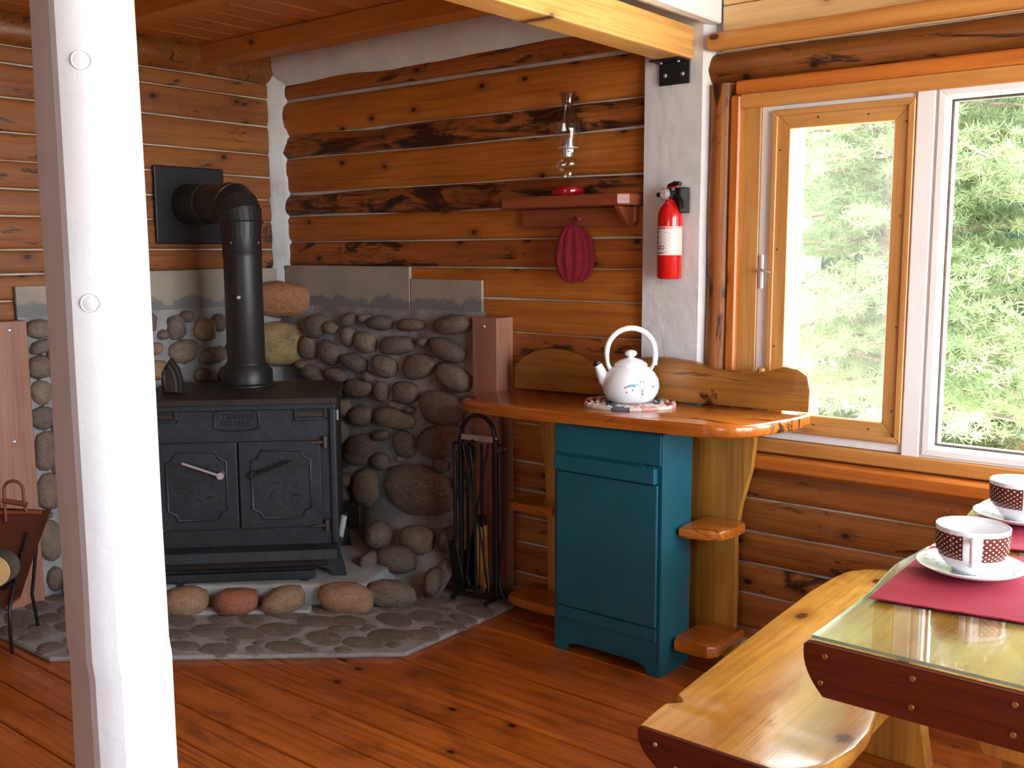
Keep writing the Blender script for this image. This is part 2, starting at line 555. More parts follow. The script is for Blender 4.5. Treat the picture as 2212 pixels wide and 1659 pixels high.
for i in range(3):
    box('pine_board', (2.356, RX), (-.006, .009), (2.056 + i * .15, 2.203 + i * .15), M['pine'], wall_back, .003)

# wall_left: plane x = 0
bm = bmesh.new()
add_box(bm, (-.20, -.010), (RY - .15, .2), (-.2, 2.5))
wall_left = obj('wall_left', bm, M['chink'])
struct(wall_left, 'darker russet log wall with thin white chinking on the left')
rows_a = [-.05, .07, .20, .32, .44, .56, .68, .80, .92, 1.03, 1.12, 1.21, 1.316, 1.41, 1.54, 1.645, 1.752, 1.858, 1.99, 2.118, 2.185]
for i, (a, b) in enumerate(zip(rows_a, rows_a[1:])):
    obj('log', log_bm(.05, 6.0, a, b, 'A', 60 + i, .12 if i in (12, 13) else 0.0, [.011, .008, .014][i % 3], .003), M['logA'], wall_left, True)
obj('plate_log', log_bm(.0, 6.0, 2.185, 2.33, 'A', 99, .5, .004, .006, 0, .02), M['plate'], wall_left, True)

# walls behind the camera, a glazed side to the right
bm = bmesh.new()
for a_, b_, c_, d_ in ((-.2, 3.7, -.2, 2.5), (4.5, RX + .2, -.2, 2.5), (3.7, 4.5, -.2, 1.0), (3.7, 4.5, 2.0, 2.5)):
    add_box(bm, (a_, b_), (RY - .2, RY), (c_, d_))
wall_front = obj('wall_front', bm, M['logR']); struct(wall_front, 'plain log wall behind the viewer')
bm = bmesh.new()
xr = (RX, RX + .2)
add_box(bm, xr, (RY, -2.5), (-.2, 2.5)); add_box(bm, xr, (-.2, 0.2), (-.2, 2.5))
add_box(bm, xr, (-2.5, -.2), (-.2, .45)); add_box(bm, xr, (-2.5, -.2), (2.35, 2.5))
wall_right = obj('wall_right', bm, M['logR']); struct(wall_right, 'log wall with wide windows right of the viewer')
bm = bmesh.new(); add_box(bm, (3.7, 4.5), (RY - .11, RY - .10), (1.0, 2.0))
w4 = obj('window_4', bm, M['glass']); struct(w4, 'window in the wall behind the viewer')
for s, q in ((RX, RX + .2), (-.2, 0.0)):
    g = prism('wall_gable', [(.2, 2.5), (-3.0, 4.6), (RY - .2, 2.5)], s, q, 'x', M['pine']); struct(g, 'pine gable above the log wall')
bm = bmesh.new(); add_box(bm, (RX + .05, RX + .06), (-2.5, -.2), (.45, 2.35))
w3 = obj('window_3', bm, M['glass']); struct(w3, 'wide glazing on the right wall out of the picture')
for yy in (-2.5, -1.38, -.26):
    box('mullion', (RX + .02, RX + .09), (yy, yy + .06), (.45, 2.35), M['vinyl'], w3)

# ---- roof and ceilings
sl = math.atan2(1.9, 3.0)
ceiling = prism('ceiling', [(.3, 2.31), (-3.0, 4.40), (RY - .3, 2.31), (RY - .3, 2.55), (-3.0, 4.70), (.3, 2.55)], -.3, RX + .3, 'x', M['pine'])
struct(ceiling, 'sloped pale pine board ceiling above the window wall')
import_dir = Vector((0, -3.3, 2.09)).normalized()
nrm = Vector((0, -import_dir.z, import_dir.y))
nrm = nrm if nrm.z < 0 else -nrm
pb = bmesh.new(); add_box(pb, (0, RX - 2.36), (0, .176), (-.012, 0), .003)
pb_o = None
for i in range(20):
    base = Vector((2.36, .0, 2.49)) + import_dir * (i * .18)
    Mx = Matrix((Vector((1, 0, 0)), import_dir, Vector((1, 0, 0)).cross(import_dir))).transposed()
    e = Mx.to_euler()
    if pb_o is None:
        pb_o = obj('ceiling_board', pb, M['pine'], ceiling, loc=base - Vector((0, 0, .025)), rot=e)
    else:
        share('ceiling_board', pb_o, ceiling, base - Vector((0, 0, .025)), e)

loft = box('ceiling_loft', (-.1, 2.30), (RY, .1), (2.335, 2.45), M['ceil'], None, 0)
struct(loft, 'brown boarded loft floor over the stove corner')
cb = bmesh.new(); add_box(cb, (0, .146), (RY, 0), (0, .028), .003)
cb = obj('ceiling_board', cb, M['ceil'], loft, loc=(.0, 0, 2.31))
for i in range(1, 15):
    share('ceiling_board', cb, loft, (i * .15, 0, 2.31))
for i, yj in enumerate((-.45, -1.12, -1.8)):
    o = box('joist', (-.02, 2.155), (yj + .02, yj + .11), (2.225, 2.309), M['joist'], None, .004)
    tag(o, ['brown ceiling joist nearest the log wall with the lamp', 'second brown ceiling joist, above the white post', 'third brown ceiling joist from the lamp wall, nearest the viewer'][i], 'joist', 'loft joists')
bmw = log_bm(-.02, 2.155, 2.172, 2.37, 'B', 12, .35, 0, .016, 0, .035)
o = obj('wall_plate_log', bmw, M['whiterough'], None, True)
tag(o, 'rough white painted log along the top of the stove wall', 'log')

# main beam, white fascia, wall post, bracket
beam = box('beam', (2.157, 2.268), (RY, -.032), (2.04, 2.146), M['beam'], None, .006, 2)
tag(beam, 'golden squared timber beam running to the white wall post', 'beam')
fas = box('fascia_board', (2.311, 2.352), (RY, -.004), (2.148, 2.26), M['white'], None, .004)
tag(fas, 'white painted fascia board above the golden beam', 'fascia')
box('soffit', (2.262, 2.311), (RY, -.004), (2.165, 2.185), M['whiterough'], fas, .002)
bm = bmesh.new()
prof = [(2.066, .0), (2.072, -.03), (2.30, -.034), (2.318, -.018), (2.324, .01)]
rows = []
for i in range(33):
    z = 2.33 * i / 32
    rows.append([bm.verts.new((x + (noise.noise((k * 3, z * 4, 1)) * .006 if k in (3, 4) else noise.noise((k, z * 2, 5)) * .0015), y, z)) for k, (x, y) in enumerate(prof)])
for A, B in zip(rows, rows[1:]):
    for k in range(4): bm.faces.new((A[k], A[k + 1], B[k + 1], B[k]))
wp = obj('wall_post', bm, M['whiterough'])
tag(wp, 'white painted flat wall post behind the fire extinguisher', 'post')
brk = thing('angle_bracket', 'black steel angle bracket under the golden beam end', 'bracket', (2.20, -.036, 2.04))
bm = bmesh.new(); add_box(bm, (-.065, .055), (-.006, .0), (-.078, 0), .002); add_box(bm, (-.065, .055), (-.075, 0), (-.006, 0), .002)
obj('plate', bm, M['black'], brk)
for sx in (-.04, .028):
    lathe('bolt', [(0, .006), (.005, .005), (.0075, 0)], M['steel'], brk, 10, (0, 0, 0)).matrix_local = Matrix.Translation((sx, -.006, -.045)) @ Matrix.Rotation(R(90), 4, 'X')
    lathe('bolt', [(0, -.006), (.004, -.005), (.006, 0)], M['steel'], brk, 10, (sx, -.035, -.006))

# white painted corner strip between the two log walls
bm = bmesh.new()
rows = []
for i in range(60):
    z = 1.24 + (2.24 - 1.24) * i / 59
    a = .052 + noise.noise((z * 9, 2, 0)) * .016 + (.012 if int(z / .11) % 2 else 0)
    c = .040 + noise.noise((z * 9, 7, 0)) * .008
    rows.append([bm.verts.new(p) for p in ((-.005, -c - .012, z), (.022, -c, z), (.028, -.03, z), (a, -.018, z), (a + .012, .006, z))])
for A, B in zip(rows, rows[1:]):
    for k in range(4): bm.faces.new((A[k], A[k + 1], B[k + 1], B[k]))
o = obj('corner_strip', bm, M['whiterough'], None, True)
tag(o, 'white painted strip filling the corner between the log walls', 'trim')

# ---- window assembly
W1 = sroot('window_1', 'casement window with a pine framed screen, left of the big pane')
box('jamb', (2.436, 2.506), (-.012, .06), (.768, 1.868), M['sashz'], W1, .002)
box('frame_side', (2.506, 2.546), (-.004, .08), (.768, 1.876), M['vinyl'], W1, .002)
box('frame_top', (2.546, 3.003), (-.0045, .08), (1.848, 1.874), M['vinyl'], W1, .002)
box('frame_bottom', (2.546, 3.003), (-.0045, .08), (.768, .796), M['vinyl'], W1, .002)
box('mullion', (3.003, 3.058), (-.016, .10), (.762, 1.874), M['vinyl'], W1, .004)
def mitre(name, side, x0, x1, z0, z1, w, y0, y1, mat, parent):
    O = {'l': [(x0, z0), (x0 + w, z0 + w), (x0 + w, z1 - w), (x0, z1)], 'r': [(x1, z0), (x1 - w, z0 + w), (x1 - w, z1 - w), (x1, z1)],
         't': [(x0, z1), (x0 + w, z1 - w), (x1 - w, z1 - w), (x1, z1)], 'b': [(x0, z0), (x0 + w, z0 + w), (x1 - w, z0 + w), (x1, z0)]}[side]
    return prism(name, O, y0, y1, 'y', mat, parent, .0025, 1)
for s in 'lrtb':
    mitre('screen_rail' if s in 'tb' else 'screen_stile', s, 2.547, 3.001, .797, 1.848, .062, -.012, .018, M['sashx'] if s in 'tb' else M['sashz'], W1)
    mitre('screen_bead', s, 2.547, 3.001, .797, 1.848, .020, -.020, -.011, M['sashx'] if s in 'tb' else M['sashz'], W1)
box('insect_screen', (2.605, 2.943), (.004, .006), (.855, 1.79), M['screen'], W1, 0)
for px, pz in ((2.575, 1.72), (2.575, 1.40), (2.575, 1.08), (2.975, 1.78), (2.97, 1.50), (2.972, 1.16), (2.97, .90), (2.70, 1.815), (2.86, 1.81), (2.72, .83), (2.90, .835)):
    lathe('nail_head', [(0, -.0145), (.0035, -.0135), (.004, -.011)], M['barkdark'], W1, 6).matrix_local = Matrix.Translation((px, 0, pz)) @ Matrix.Rotation(R(-90), 4, 'X')
# open outer sash swung outwards
sash = bpy.data.objects.new('open_sash', None); COL.objects.link(sash); sash.parent = W1
sash.location = (2.575, .10, 0); sash.rotation_euler = (0, 0, R(110))
for s in 'lrtb':
    mitre('sash_rail', s, 0, .40, .82, 1.83, .035, -.016, .016, M['vinyl'], sash)
box('sash_glass', (.045, .355), (-.003, .003), (.865, 1.785), M['glass'], sash, 0)
# latch on the white jamb
lt = box('latch_plate', (2.518, 2.530), (-.016, -.002), (1.27, 1.385), M['vinyl'], W1, .003)
tube('latch_lever', [(2.512, -.02, 1.328), (2.53, -.034, 1.333), (2.552, -.034, 1.328), (2.563, -.03, 1.324)], [.006, .006, .004, .004], M['steel'], W1, 8)

W2 = sroot('window_2', 'large white framed picture window looking onto pine trees')
for s in 'lrtb':
    mitre('frame_member', s, 3.058, 4.9, .764, 1.872, .036, -.012, .09, M['vinyl'], W2)
    mitre('frame_step', s, 3.066, 4.892, .772, 1.864, .022, -.018, -.011, M['vinyl'], W2)
    mitre('glazing_bead', s, 3.094, 4.864, .80, 1.836, .007, .02, .03, M['barkdark'], W2)
box('pane', (3.09, 4.87), (.028, .034), (.80, 1.84), M['glass'], W2, 0)

def trim(i, label, *a, **k):
    o = box('trim_%d' % i, *a, **k); struct(o, label); return o
trim(1, 'orange stained head casing over the windows', (2.425, RX), (-.042, .0), (1.908, 1.95), M['orangex'], bev=.006)
trim(2, 'pale pine strip under the orange head casing', (2.437, 5.0), (-.026, .06), (1.862, 1.909), M['pinetrim'], bev=.003)
trim(3, 'orange stained casing left of the windows', (2.402, 2.438), (-.030, .0), (.69, 1.907), M['orangez'], bev=.006)
trim(4, 'pale pine sloping sill under the windows', (2.436, RX), (-.03, .06), (.722, .766), M['pinetrim'], bev=.004)
trim(5, 'orange pine ledge board below the window sill', (2.45, RX), (-.075, .0), (.668, .716), M['orangex'], bev=.008)
bm = bmesh.new()
add_tube(bm, [(2.33 + .1 * i, -.035 + noise.noise((i * .4, 1, 1)) * .004, 2.085 + noise.noise((i * .4, 3, 1)) * .004) for i in range(39)], .030, 10)
o = obj('trim_6', bm, M['pinetrim'], None, True); struct(o, 'peeled pole moulding under the pale pine ceiling')
bm = bmesh.new()
rows = []
for i in range(41):
    z = .0 + 1.95 * i / 40
    row = []
    for k in range(9):
        t = math.pi * k / 8
        r = .048 + noise.noise((k * .6, z * 3, 3)) * .006
        row.append(bm.verts.new((2.360 - math.cos(t) * r, .01 - math.sin(t) * r * .95, z)))
    rows.append(row)
for A, B in zip(rows, rows[1:]):
    for k in range(8): bm.faces.new((A[k], A[k + 1], B[k + 1], B[k]))
bm.faces.new(rows[-1])
o = obj('trim_7', bm, M['vlog'], None, True); struct(o, 'upright barky half log beside the white wall post')
o = box('baseboard_back', (2.33, RX), (-.02, .0), (.0, .045), M['chink'], None, .003); struct(o, 'low pale baseboard under the window wall')

# ---- white painted post in the foreground
bm = bmesh.new()
pc = Vector((2.170, -2.168, 0))
rows = []
va = math.atan2(-1.01, 1.82)
NP = 40
for i in range(56):
    z = 2.04 * i / 55
    row = []
    base = .094 + .010 * (1 - z / 2.04) + noise.noise((0, 0, z * 2.2)) * .004
    shift = Vector((math.cos(va + R(90)), math.sin(va + R(90)), 0)) * (noise.noise((z * 1.3, 4, 2)) * .006 + (.004 if z < .6 else 0))
    for k in range(NP):
        ph = 2 * math.pi * k / NP
        rel = (ph - va + math.pi) % (2 * math.pi) - math.pi
        r = base
        # flat hewn faces: one facing left, one (lower part) facing the light
        for cen, half, amt in ((R(-72), R(42), 1.0), (R(42), R(38), max(0, min(1, (1.0 - z) / .5)))):
            d = rel - cen
            if abs(d) < half:
                flat = base * math.cos(half) / math.cos(d)
                r = r + (flat - r) * amt
        r += noise.noise((math.cos(ph) * 1.2, math.sin(ph) * 1.2, z * 2.5)) * .003
        row.append(bm.verts.new(pc + shift + Vector((math.cos(ph) * r, math.sin(ph) * r, z))))
    rows.append(row)
for A, B in zip(rows, rows[1:]):
    for k in range(NP): bm.faces.new((A[k], A[(k + 1) % NP], B[(k + 1) % NP], B[k]))
bm.faces.new(rows[-1])
post = obj('white_log_post', bm, M['white'], None, 14)
tag(post, 'tall white painted log post standing in the left foreground', 'post')
for rel, z, s in ((-.02, 1.735, .016), (-.10, 1.308, .016), (.26, 1.018, .012), (-.12, .475, .014)):
    a = va + rel
    kb = bmesh.new()
    add_lathe(kb, [(s * 1.25, -.005), (s * 1.05, .0016), (s * .9, .0002), (s * .75, .0014), (0, .0022)], 18)
    kk = obj('knot', kb, M['white'], post, True)
    kk.matrix_local = Matrix.Translation(pc + Vector((math.cos(a) * .097, math.sin(a) * .097, z))) @ Matrix.Rotation(a, 4, 'Z') @ Matrix.Rotation(R(90), 4, 'Y')

# ================================================================== STONE HEARTH
def rock_mesh(seed, sub=2, amp=.22, flat=0.0):
    bm = bmesh.new()
    bmesh.ops.create_icosphere(bm, subdivisions=sub, radius=1.0)
    for v in bm.verts:
        n = v.co.normalized()
        d = 1 + amp * noise.noise(n * 1.1 + Vector((seed * 5.3, seed * 2.1, 0))) + amp * .35 * noise.noise(n * 2.6 + Vector((0, seed * 7.7, 3)))
        v.co = n * d
        v.co = Vector([math.copysign(abs(c) ** .86, c) for c in v.co])
    me = bpy.data.meshes.new('stone')
    bm.to_mesh(me); bm.free()
    for p in me.polygons: p.use_smooth = True
    return me
ROCK = [rock_mesh(i + 1) for i in range(8)]
def rocks_with(mat):
    o = []
    for me in ROCK:
        m = me.copy(); m.name = 'stone'; m.materials.append(mat); o.append(m)
    return o
RK = {k: rocks_with(M[k]) for k in ('stone', 'flag', 'stonew', 'stoney', 'stoneo', 'stover')}
rr = random.Random(11)

facing = sroot('stone_facing', 'river stone facing wrapped around the stove corner')
facing['kind'] = 'structure'
# mortar bed on both walls, flaring forward at the foot of the right hand side
def grid(bm, nu, nv, f):
    g = [[bm.verts.new(f(i / nu, j / nv)) for j in range(nv + 1)] for i in range(nu + 1)]
    for i in range(nu):
        for j in range(nv): bm.faces.new((g[i][j], g[i + 1][j], g[i + 1][j + 1], g[i][j + 1]))
    return g
def foot(x, z):
    w = max(0, min(1, (x - .55) / .3))
    t = max(0, min(1, (.34 - z) / .34))
    return .06 + w * (.30 * t ** 1.3)
bm = bmesh.new()
def fB(u, v):
    x = .0 + u * 1.33; z = v * 1.15
    lump = noise.noise((x * 6, z * 6, 2)) * .012
    top = max(0, (v - .94) / .06)
    return (x, -(foot(x, z) + lump) * (1 - top) - .02 * top, z)
grid(bm, 40, 36, fB)
obj('mortar', bm, M['mortar'], facing, True)
bm = bmesh.new()
def fA(u, v):
    y = u * 1.31; z = v * 1.15
    lump = noise.noise((y * 6, z * 6, 8)) * .012
    top = max(0, (v - .94) / .06)
    return ((.06 + lump) * (1 - top) + .02 * top, -y, z)
grid(bm, 36, 32, fA)
obj('mortar', bm, M['mortar'], facing, True)

SB = [(0.318, 1.053, 0.085, 0.056), (0.432, 1.052, 0.048, 0.032), (0.553, 1.091, 0.054, 0.031), (0.542, 1.017, 0.051, 0.049), (0.652, 1.101, 0.033, 0.022), (0.756, 1.086, 0.083, 0.033), (0.941, 1.085, 0.083, 0.03), (1.187, 1.096, 0.119, 0.044), (0.268, 0.944, 0.064, 0.057), (0.414, 0.935, 0.083, 0.061), (0.657, 0.994, 0.069, 0.054), (0.855, 0.991, 0.1, 0.044), (1.014, 1.014, 0.033, 0.024), (1.151, 0.989, 0.11, 0.05), (0.219, 0.863, 0.051, 0.027), (0.29, 0.826, 0.082, 0.042), (0.458, 0.833, 0.078, 0.038), (0.583, 0.899, 0.092, 0.043), (0.774, 0.895, 0.087, 0.053), (0.985, 0.907, 0.09, 0.057), (1.184, 0.876, 0.109, 0.061), (0.604, 0.78, 0.092, 0.046), (0.755, 0.782, 0.052, 0.048), (0.903, 0.789, 0.088, 0.052), (1.11, 0.742, 0.145, 0.075), (0.62, 0.655, 0.083, 0.049), (0.83, 0.665, 0.122, 0.048), (0.495, 0.684, 0.047, 0.047), (1.108, 0.596, 0.145, 0.076), (0.615, 0.51, 0.096, 0.067), (0.89, 0.56, 0.081, 0.062), (0.749, 0.583, 0.06, 0.026), (0.977, 0.359, 0.231, 0.128), (0.643, 0.323, 0.088, 0.089), (0.589, 0.459, 0.094, 0.038)]
SA = [(-1.247, 1.1, 0.057, 0.037), (-1.245, 1.031, 0.051, 0.028), (-1.257, 0.951, 0.054, 0.047), (-1.257, 0.85, 0.044, 0.05), (-1.258, 0.748, 0.054, 0.047), (-1.256, 0.615, 0.051, 0.083), (-1.25, 0.448, 0.062, 0.077), (-0.785, 1.099, 0.049, 0.047), (-0.64, 1.069, 0.051, 0.056), (-0.582, 1.115, 0.028, 0.025), (-0.495, 1.05, 0.062, 0.054), (-0.754, 0.984, 0.042, 0.027), (-0.61, 0.962, 0.076, 0.053), (-0.459, 0.931, 0.08, 0.04), (-0.751, 0.89, 0.073, 0.045), (-0.418, 1.077, 0.034, 0.043), (-0.522, 0.847, 0.037, 0.036), (-1.26, 0.249, 0.052, 0.09), (-1.25, 0.086, 0.034, 0.053)]
def over(L, u, z, a, b):
    for U, Z, A, B in L:
        if ((u - U) / (a + A)) ** 2 + ((z - Z) / (b + B)) ** 2 < .84: return True
    return False
def fill(L, u0, u1, z0, z1, n, rs):
    for it in range(n):
        f = it / n
        a = rs.uniform(.055, .10) * (1 - .6 * f); b = a * rs.uniform(.5, .9)
        u, z = rs.uniform(u0 + a * .8, u1 - a * .8), rs.uniform(z0 + b * .8, z1 - b)
        if not over(L, u, z, a, b): L.append((u, z, a, b))
blk = [(.085, 1.175, .15, .09), (.074, .963, .15, .10)]
SBf = SB + blk
nb0 = len(SBf)
fill(SBf, .10, 1.31, .40, 1.12, 700, rr)
fill(SBf, .10, .55, .02, .42, 200, rr)
SAf = list(SA) + [(-.10, 1.175, .16, .09), (-.12, .963, .16, .10)]
na0 = len(SAf)
fill(SAf, -1.30, -.12, .02, 1.12, 900, rr)
for i, (u, z, a, b) in enumerate(SBf):
    if (u, z, a, b) in blk: continue
    big = a > .18
    share('stone', RK['stone'][rr.randrange(8)], facing, (u, -foot(u, z) - .004, z), (rr.uniform(-.1, .1), rr.uniform(-.22, .22) if not big else 0, 0), (a * .98, .055 if big else .026 + a * .2, b))
for i, (u, z, a, b) in enumerate(SAf):
    if u > -.13 and i < na0: continue
    kk = 'stonew' if (i in (11, 14, 10)) else 'stone'
    share('stone', RK[kk][rr.randrange(8)], facing, (.064, u, z), (rr.uniform(-.22, .22), 0, 0), (.026 + a * .2, a * .98, b))
# two big pale boulders in the corner, seen beside the pipe
c = share('stone', RK['stoneo'][2], facing, (.10, -.10, 1.172), (0, 0, R(45)), (.165, .07, .088)); c['label'] = 'big orange boulder in the corner'
c = share('stone', RK['stoney'][4], facing, (.11, -.11, .965), (0, 0, R(45)), (.165, .07, .105)); c['label'] = 'big yellowish boulder in the corner'
# stones of the flaring foot
for (x, y, z, a, b, rz) in ((.94, -.277, .20, .055, .065, 20), (1.089, -.20, .19, .082, .07, 10), (1.073, -.306, .13, .09, .06, 15), (1.293, -.325, .085, .036, .055, 30), (1.225, -.49, .062, .092, .056, 35), (1.262, -.19, .10, .04, .05, 10), (1.238, -.16, .21, .035, .06, 0), (.985, -.37, .12, .03, .04, 0)):
    share('stone', RK['stone'][rr.randrange(8)], facing, (x, y, z), (0, rr.uniform(-.15, .15), R(rz)), (a, .06, b))
bm = bmesh.new(); add_box(bm, (-.05, .05), (-.02, .02), (-.055, .055), .004)
v = obj('dark_block', bm, M['irontop'], facing, loc=(.64, -.15, .215), rot=(0, 0, R(12)))  # plain dark rectangular block among the stones
v['label'] = 'dark block set low in the stone facing'

# hearth slab with flat stones
HP = [(0, 0), (1.60, 0), (1.605, -.80), (.672, -1.585), (0, -1.60)]
hearth = prism('hearth_slab', HP, .0, .018, 'z', M['mortar'], None, .006, 1)
struct(hearth, 'grey mortared corner hearth of flat stones on the floor')
hr = random.Random(5)
def inside(x, y, m):
    n = len(HP)
    for i in range(n):
        ax, ay = HP[i]; bx, by = HP[(i + 1) % n]
        L_ = math.hypot(bx - ax, by - ay)
        if ((bx - ax) * (y - ay) - (by - ay) * (x - ax)) / L_ > -m: return False
    return True
front_c = [(.455, -1.19, .09, .052), (.653, -1.037, .092, .055), (.812, -.918, .094, .055), (.945, -.796, .09, .055), (1.118, -.628, .112, .064)]
HS = []
for it in range(5200):
    f = it / 5200
    a = hr.uniform(.07, .105) * (1 - .66 * f); b = a * hr.uniform(.5, .8)
    x, y = hr.uniform(0, 1.62), hr.uniform(-1.6, 0)
    if not inside(x, y, b * .85 + .01): continue
    if (x - .74) * -.63 + (y + .93) * .777 > .02 and x < 1.2 and y > -1.15 - (0.0): continue
    if x < 1.15 and y > -.45: continue
    ok = True
    for X, Y, A, B in HS:
        if ((x - X) / (a + A)) ** 2 + ((y - Y) / (b + B)) ** 2 < .80: ok = False; break
    if ok: HS.append((x, y, a, b))
for x, y, a, b in HS[:290]:
    share('hearth_stone', RK['flag'][hr.randrange(8)], hearth, (x, y, .014), (0, 0, hr.uniform(-.35, .35)), (a * 1.03, b * 1.03, hr.uniform(.007, .013)))

# raised pad behind a curb of five rounded stones
cur = Vector((math.cos(R(40)), math.sin(R(40)), 0)); bk = Vector((-cur.y, cur.x, 0))
def off(p, d): return (p[0] + bk.x * d, p[1] + bk.y * d)
PADP = [(.0, .0), (1.0, .0), (1.08, -.42), off((1.17, -.58), .03), off((.50, -1.15), .03), (.25, -1.25), (0, -1.22)]
pad = prism('stove_pad', PADP, .016, .108, 'z', M['pad'], None, .012, 2)
struct(pad, 'raised pale concrete pad under the stove')
cm = ['stonew', 'stonew', 'stover', 'stonew', 'stonew']
for i, (x, y, a, b) in enumerate(front_c):
    o = share('curb_stone', RK[cm[i]][[1, 6, 3, 5, 0][i]], None, (x, y, .062), (0, [0, .05, 0, -.2, .12][i], R(40)), (a, .07, b))
    tag(o, ['tan curb stone half hidden by the white post', 'speckled tan curb stone second from the white post', 'reddish curb stone in the middle of the row', 'yellow tan curb stone right of the reddish one', 'largest tan curb stone at the right of the row'][i], 'stone', 'rounded curb stones in front of the stove')
o = box('mortar_fillet', (.42, 1.16), (-.015, .05), (.012, .034), M['pad'], None, .008, 2); o.matrix_world = Matrix.Translation((.15, -1.49, 0)) @ Matrix.Rotation(R(40), 4, 'Z')
struct(o, 'pale mortar bedding the row of curb stones')

# cement boards above the stones
def cb_(x, y, z, lab):
    o = box('cement_board', x, y, z, M['cement'], None, .002); tag(o, lab, 'board', 'cement boards above the stone facing')
cb_((.045, .892), (-.022, -.004), (1.08, 1.332), 'long grey cement board right of the corner, smeared with mortar')
cb_((.896, 1.302), (-.020, -.004), (1.08, 1.280), 'short grey cement board next to the reddish wood upright')
cb_((.004, .022), (-.90, -.045), (1.08, 1.318), 'grey cement board left of the corner, behind the pipe')
cb_((.004, .022), (-1.31, -.905), (1.08, 1.268), 'pale cement board end left of the white post')

o = box('wood_upright', (1.322, 1.452), (-.104, -.0), (.018, 1.135), M['redwood'], None, .003)
tag(o, 'reddish wood upright ending the stones beside the shelf unit', 'upright')
lathe('screw', [(0, .004), (.006, .003), (.008, 0)], M['steel'], o, 10).matrix_local = Matrix.Translation((1.385, -.104, 1.10)) @ Matrix.Rotation(R(90), 4, 'X')
o = box('wood_upright', (.0, .10), (-1.46, -1.312), (.018, 1.14), M['redwood'], None, .003)
tag(o, 'reddish wood upright at the far left with three screws', 'upright')
for sy, sz in ((-1.378, 1.106), (-1.388, .676), (-1.40, .14)):
    lathe('screw', [(0, .005), (.008, .004), (.011, 0)], M['steel'], o, 12).matrix_local = Matrix.Translation((.10, sy, sz)) @ Matrix.Rotation(R(90), 4, 'Y')

# ================================================================== STOVE
ST = thing('wood_stove', 'black cast iron wood stove with two panelled doors', 'stove', (.736, -.836, 0), R(45))
cx = .008
bm = bmesh.new()
bm_prof = [(-.372, .0), (-.372, .44), (-.30, .525), (.30, .525), (.372, .44), (.372, 0)]
add_prism(bm, [(cx + a, b) for a, b in bm_prof], .242, .806, 'z')
obj('body', bm, M['iron'], ST)
prism('top_plate', [(cx - .385, -.012), (cx + .385, -.012), (cx + .385, .45), (cx + .31, .535), (cx - .31, .535), (cx - .385, .45)], .806, .836, 'z', M['irontop'], ST, .006, 2)
box('top_rim', (cx - .38, cx + .38), (-.018, .0), (.79, .812), M['iron'], ST, .005, 2)
box('corner_column', (cx + .352, cx + .380), (-.014, .02), (.25, .80), M['iron'], ST, .008, 2)
box('corner_column', (cx - .380, cx - .352), (-.014, .02), (.25, .80), M['iron'], ST, .008, 2)
for s in (-1, 1):       # framed draught openings; a flat black sheet stands for the shade inside
    vx = cx + s * .283
    va_ = obj('vent_frame', bmesh.new(), M['iron'], ST)
    bm = bmesh.new()
    for (x0, x1, z0, z1) in ((-.062, .062, .800, .812), (-.062, .062, .748, .760), (-.062, -.05, .748, .812), (.05, .062, .748, .812)):
        add_box(bm, (vx + x0, vx + x1), (-.016, .0), (z0, z1), .002)
    bm.to_mesh(va_.data); bm.free()
    box('vent_shade', (vx - .05, vx + .05), (-.003, .002), (.76, .80), M['black'], ST, 0)
    prism('vent_scoop', [(-.012, .762), (-.002, .762), (-.002, .778)], vx - .05, vx + .05, 'x', M['ironhi'], ST)
# name plate with raised border and letters
bm = bmesh.new()
pl = [(-.075, -.028), (-.075, .028), (-.055, .036), (0, .041), (.055, .036), (.075, .028), (.075, -.028), (.055, -.036), (0, -.041), (-.055, -.036)]
add_tube(bm, [(cx + a * 1.12, -.004, .752 + b * 1.05) for a, b in pl], .004, 6, True)
npl = obj('name_plate', bm, M['iron'], ST, True)
def text_obj(name, s, size, ext, mat, parent, M4):
    cu = bpy.data.curves.new(name, 'FONT'); cu.body = s; cu.size = size; cu.extrude = ext; cu.align_x = 'CENTER'; cu.align_y = 'CENTER'; cu.resolution_u = 2
    t = bpy.data.objects.new(name, cu); COL.objects.link(t)
    dg = bpy.context.evaluated_depsgraph_get()
    me = bpy.data.meshes.new_from_object(t.evaluated_get(dg))
    bpy.data.objects.remove(t)
    me.materials.append(mat)
    o = bpy.data.objects.new(name, me); COL.objects.link(o); o.parent = parent
    o.matrix_local = M4
    return o
text_obj('lettering', 'COUNTRY', .030, .0025, M['iron'], npl, Matrix.Translation((cx, -.003, .765)) @ Matrix.Rotation(R(90), 4, 'X'))
for i in range(7):      # second cast line, worn beyond reading
    box('worn_letter', (cx - .056 + i * .0165, cx - .047 + i * .0165), (-.0055, -.001), (.730, .748), M['iron'], npl, .001)
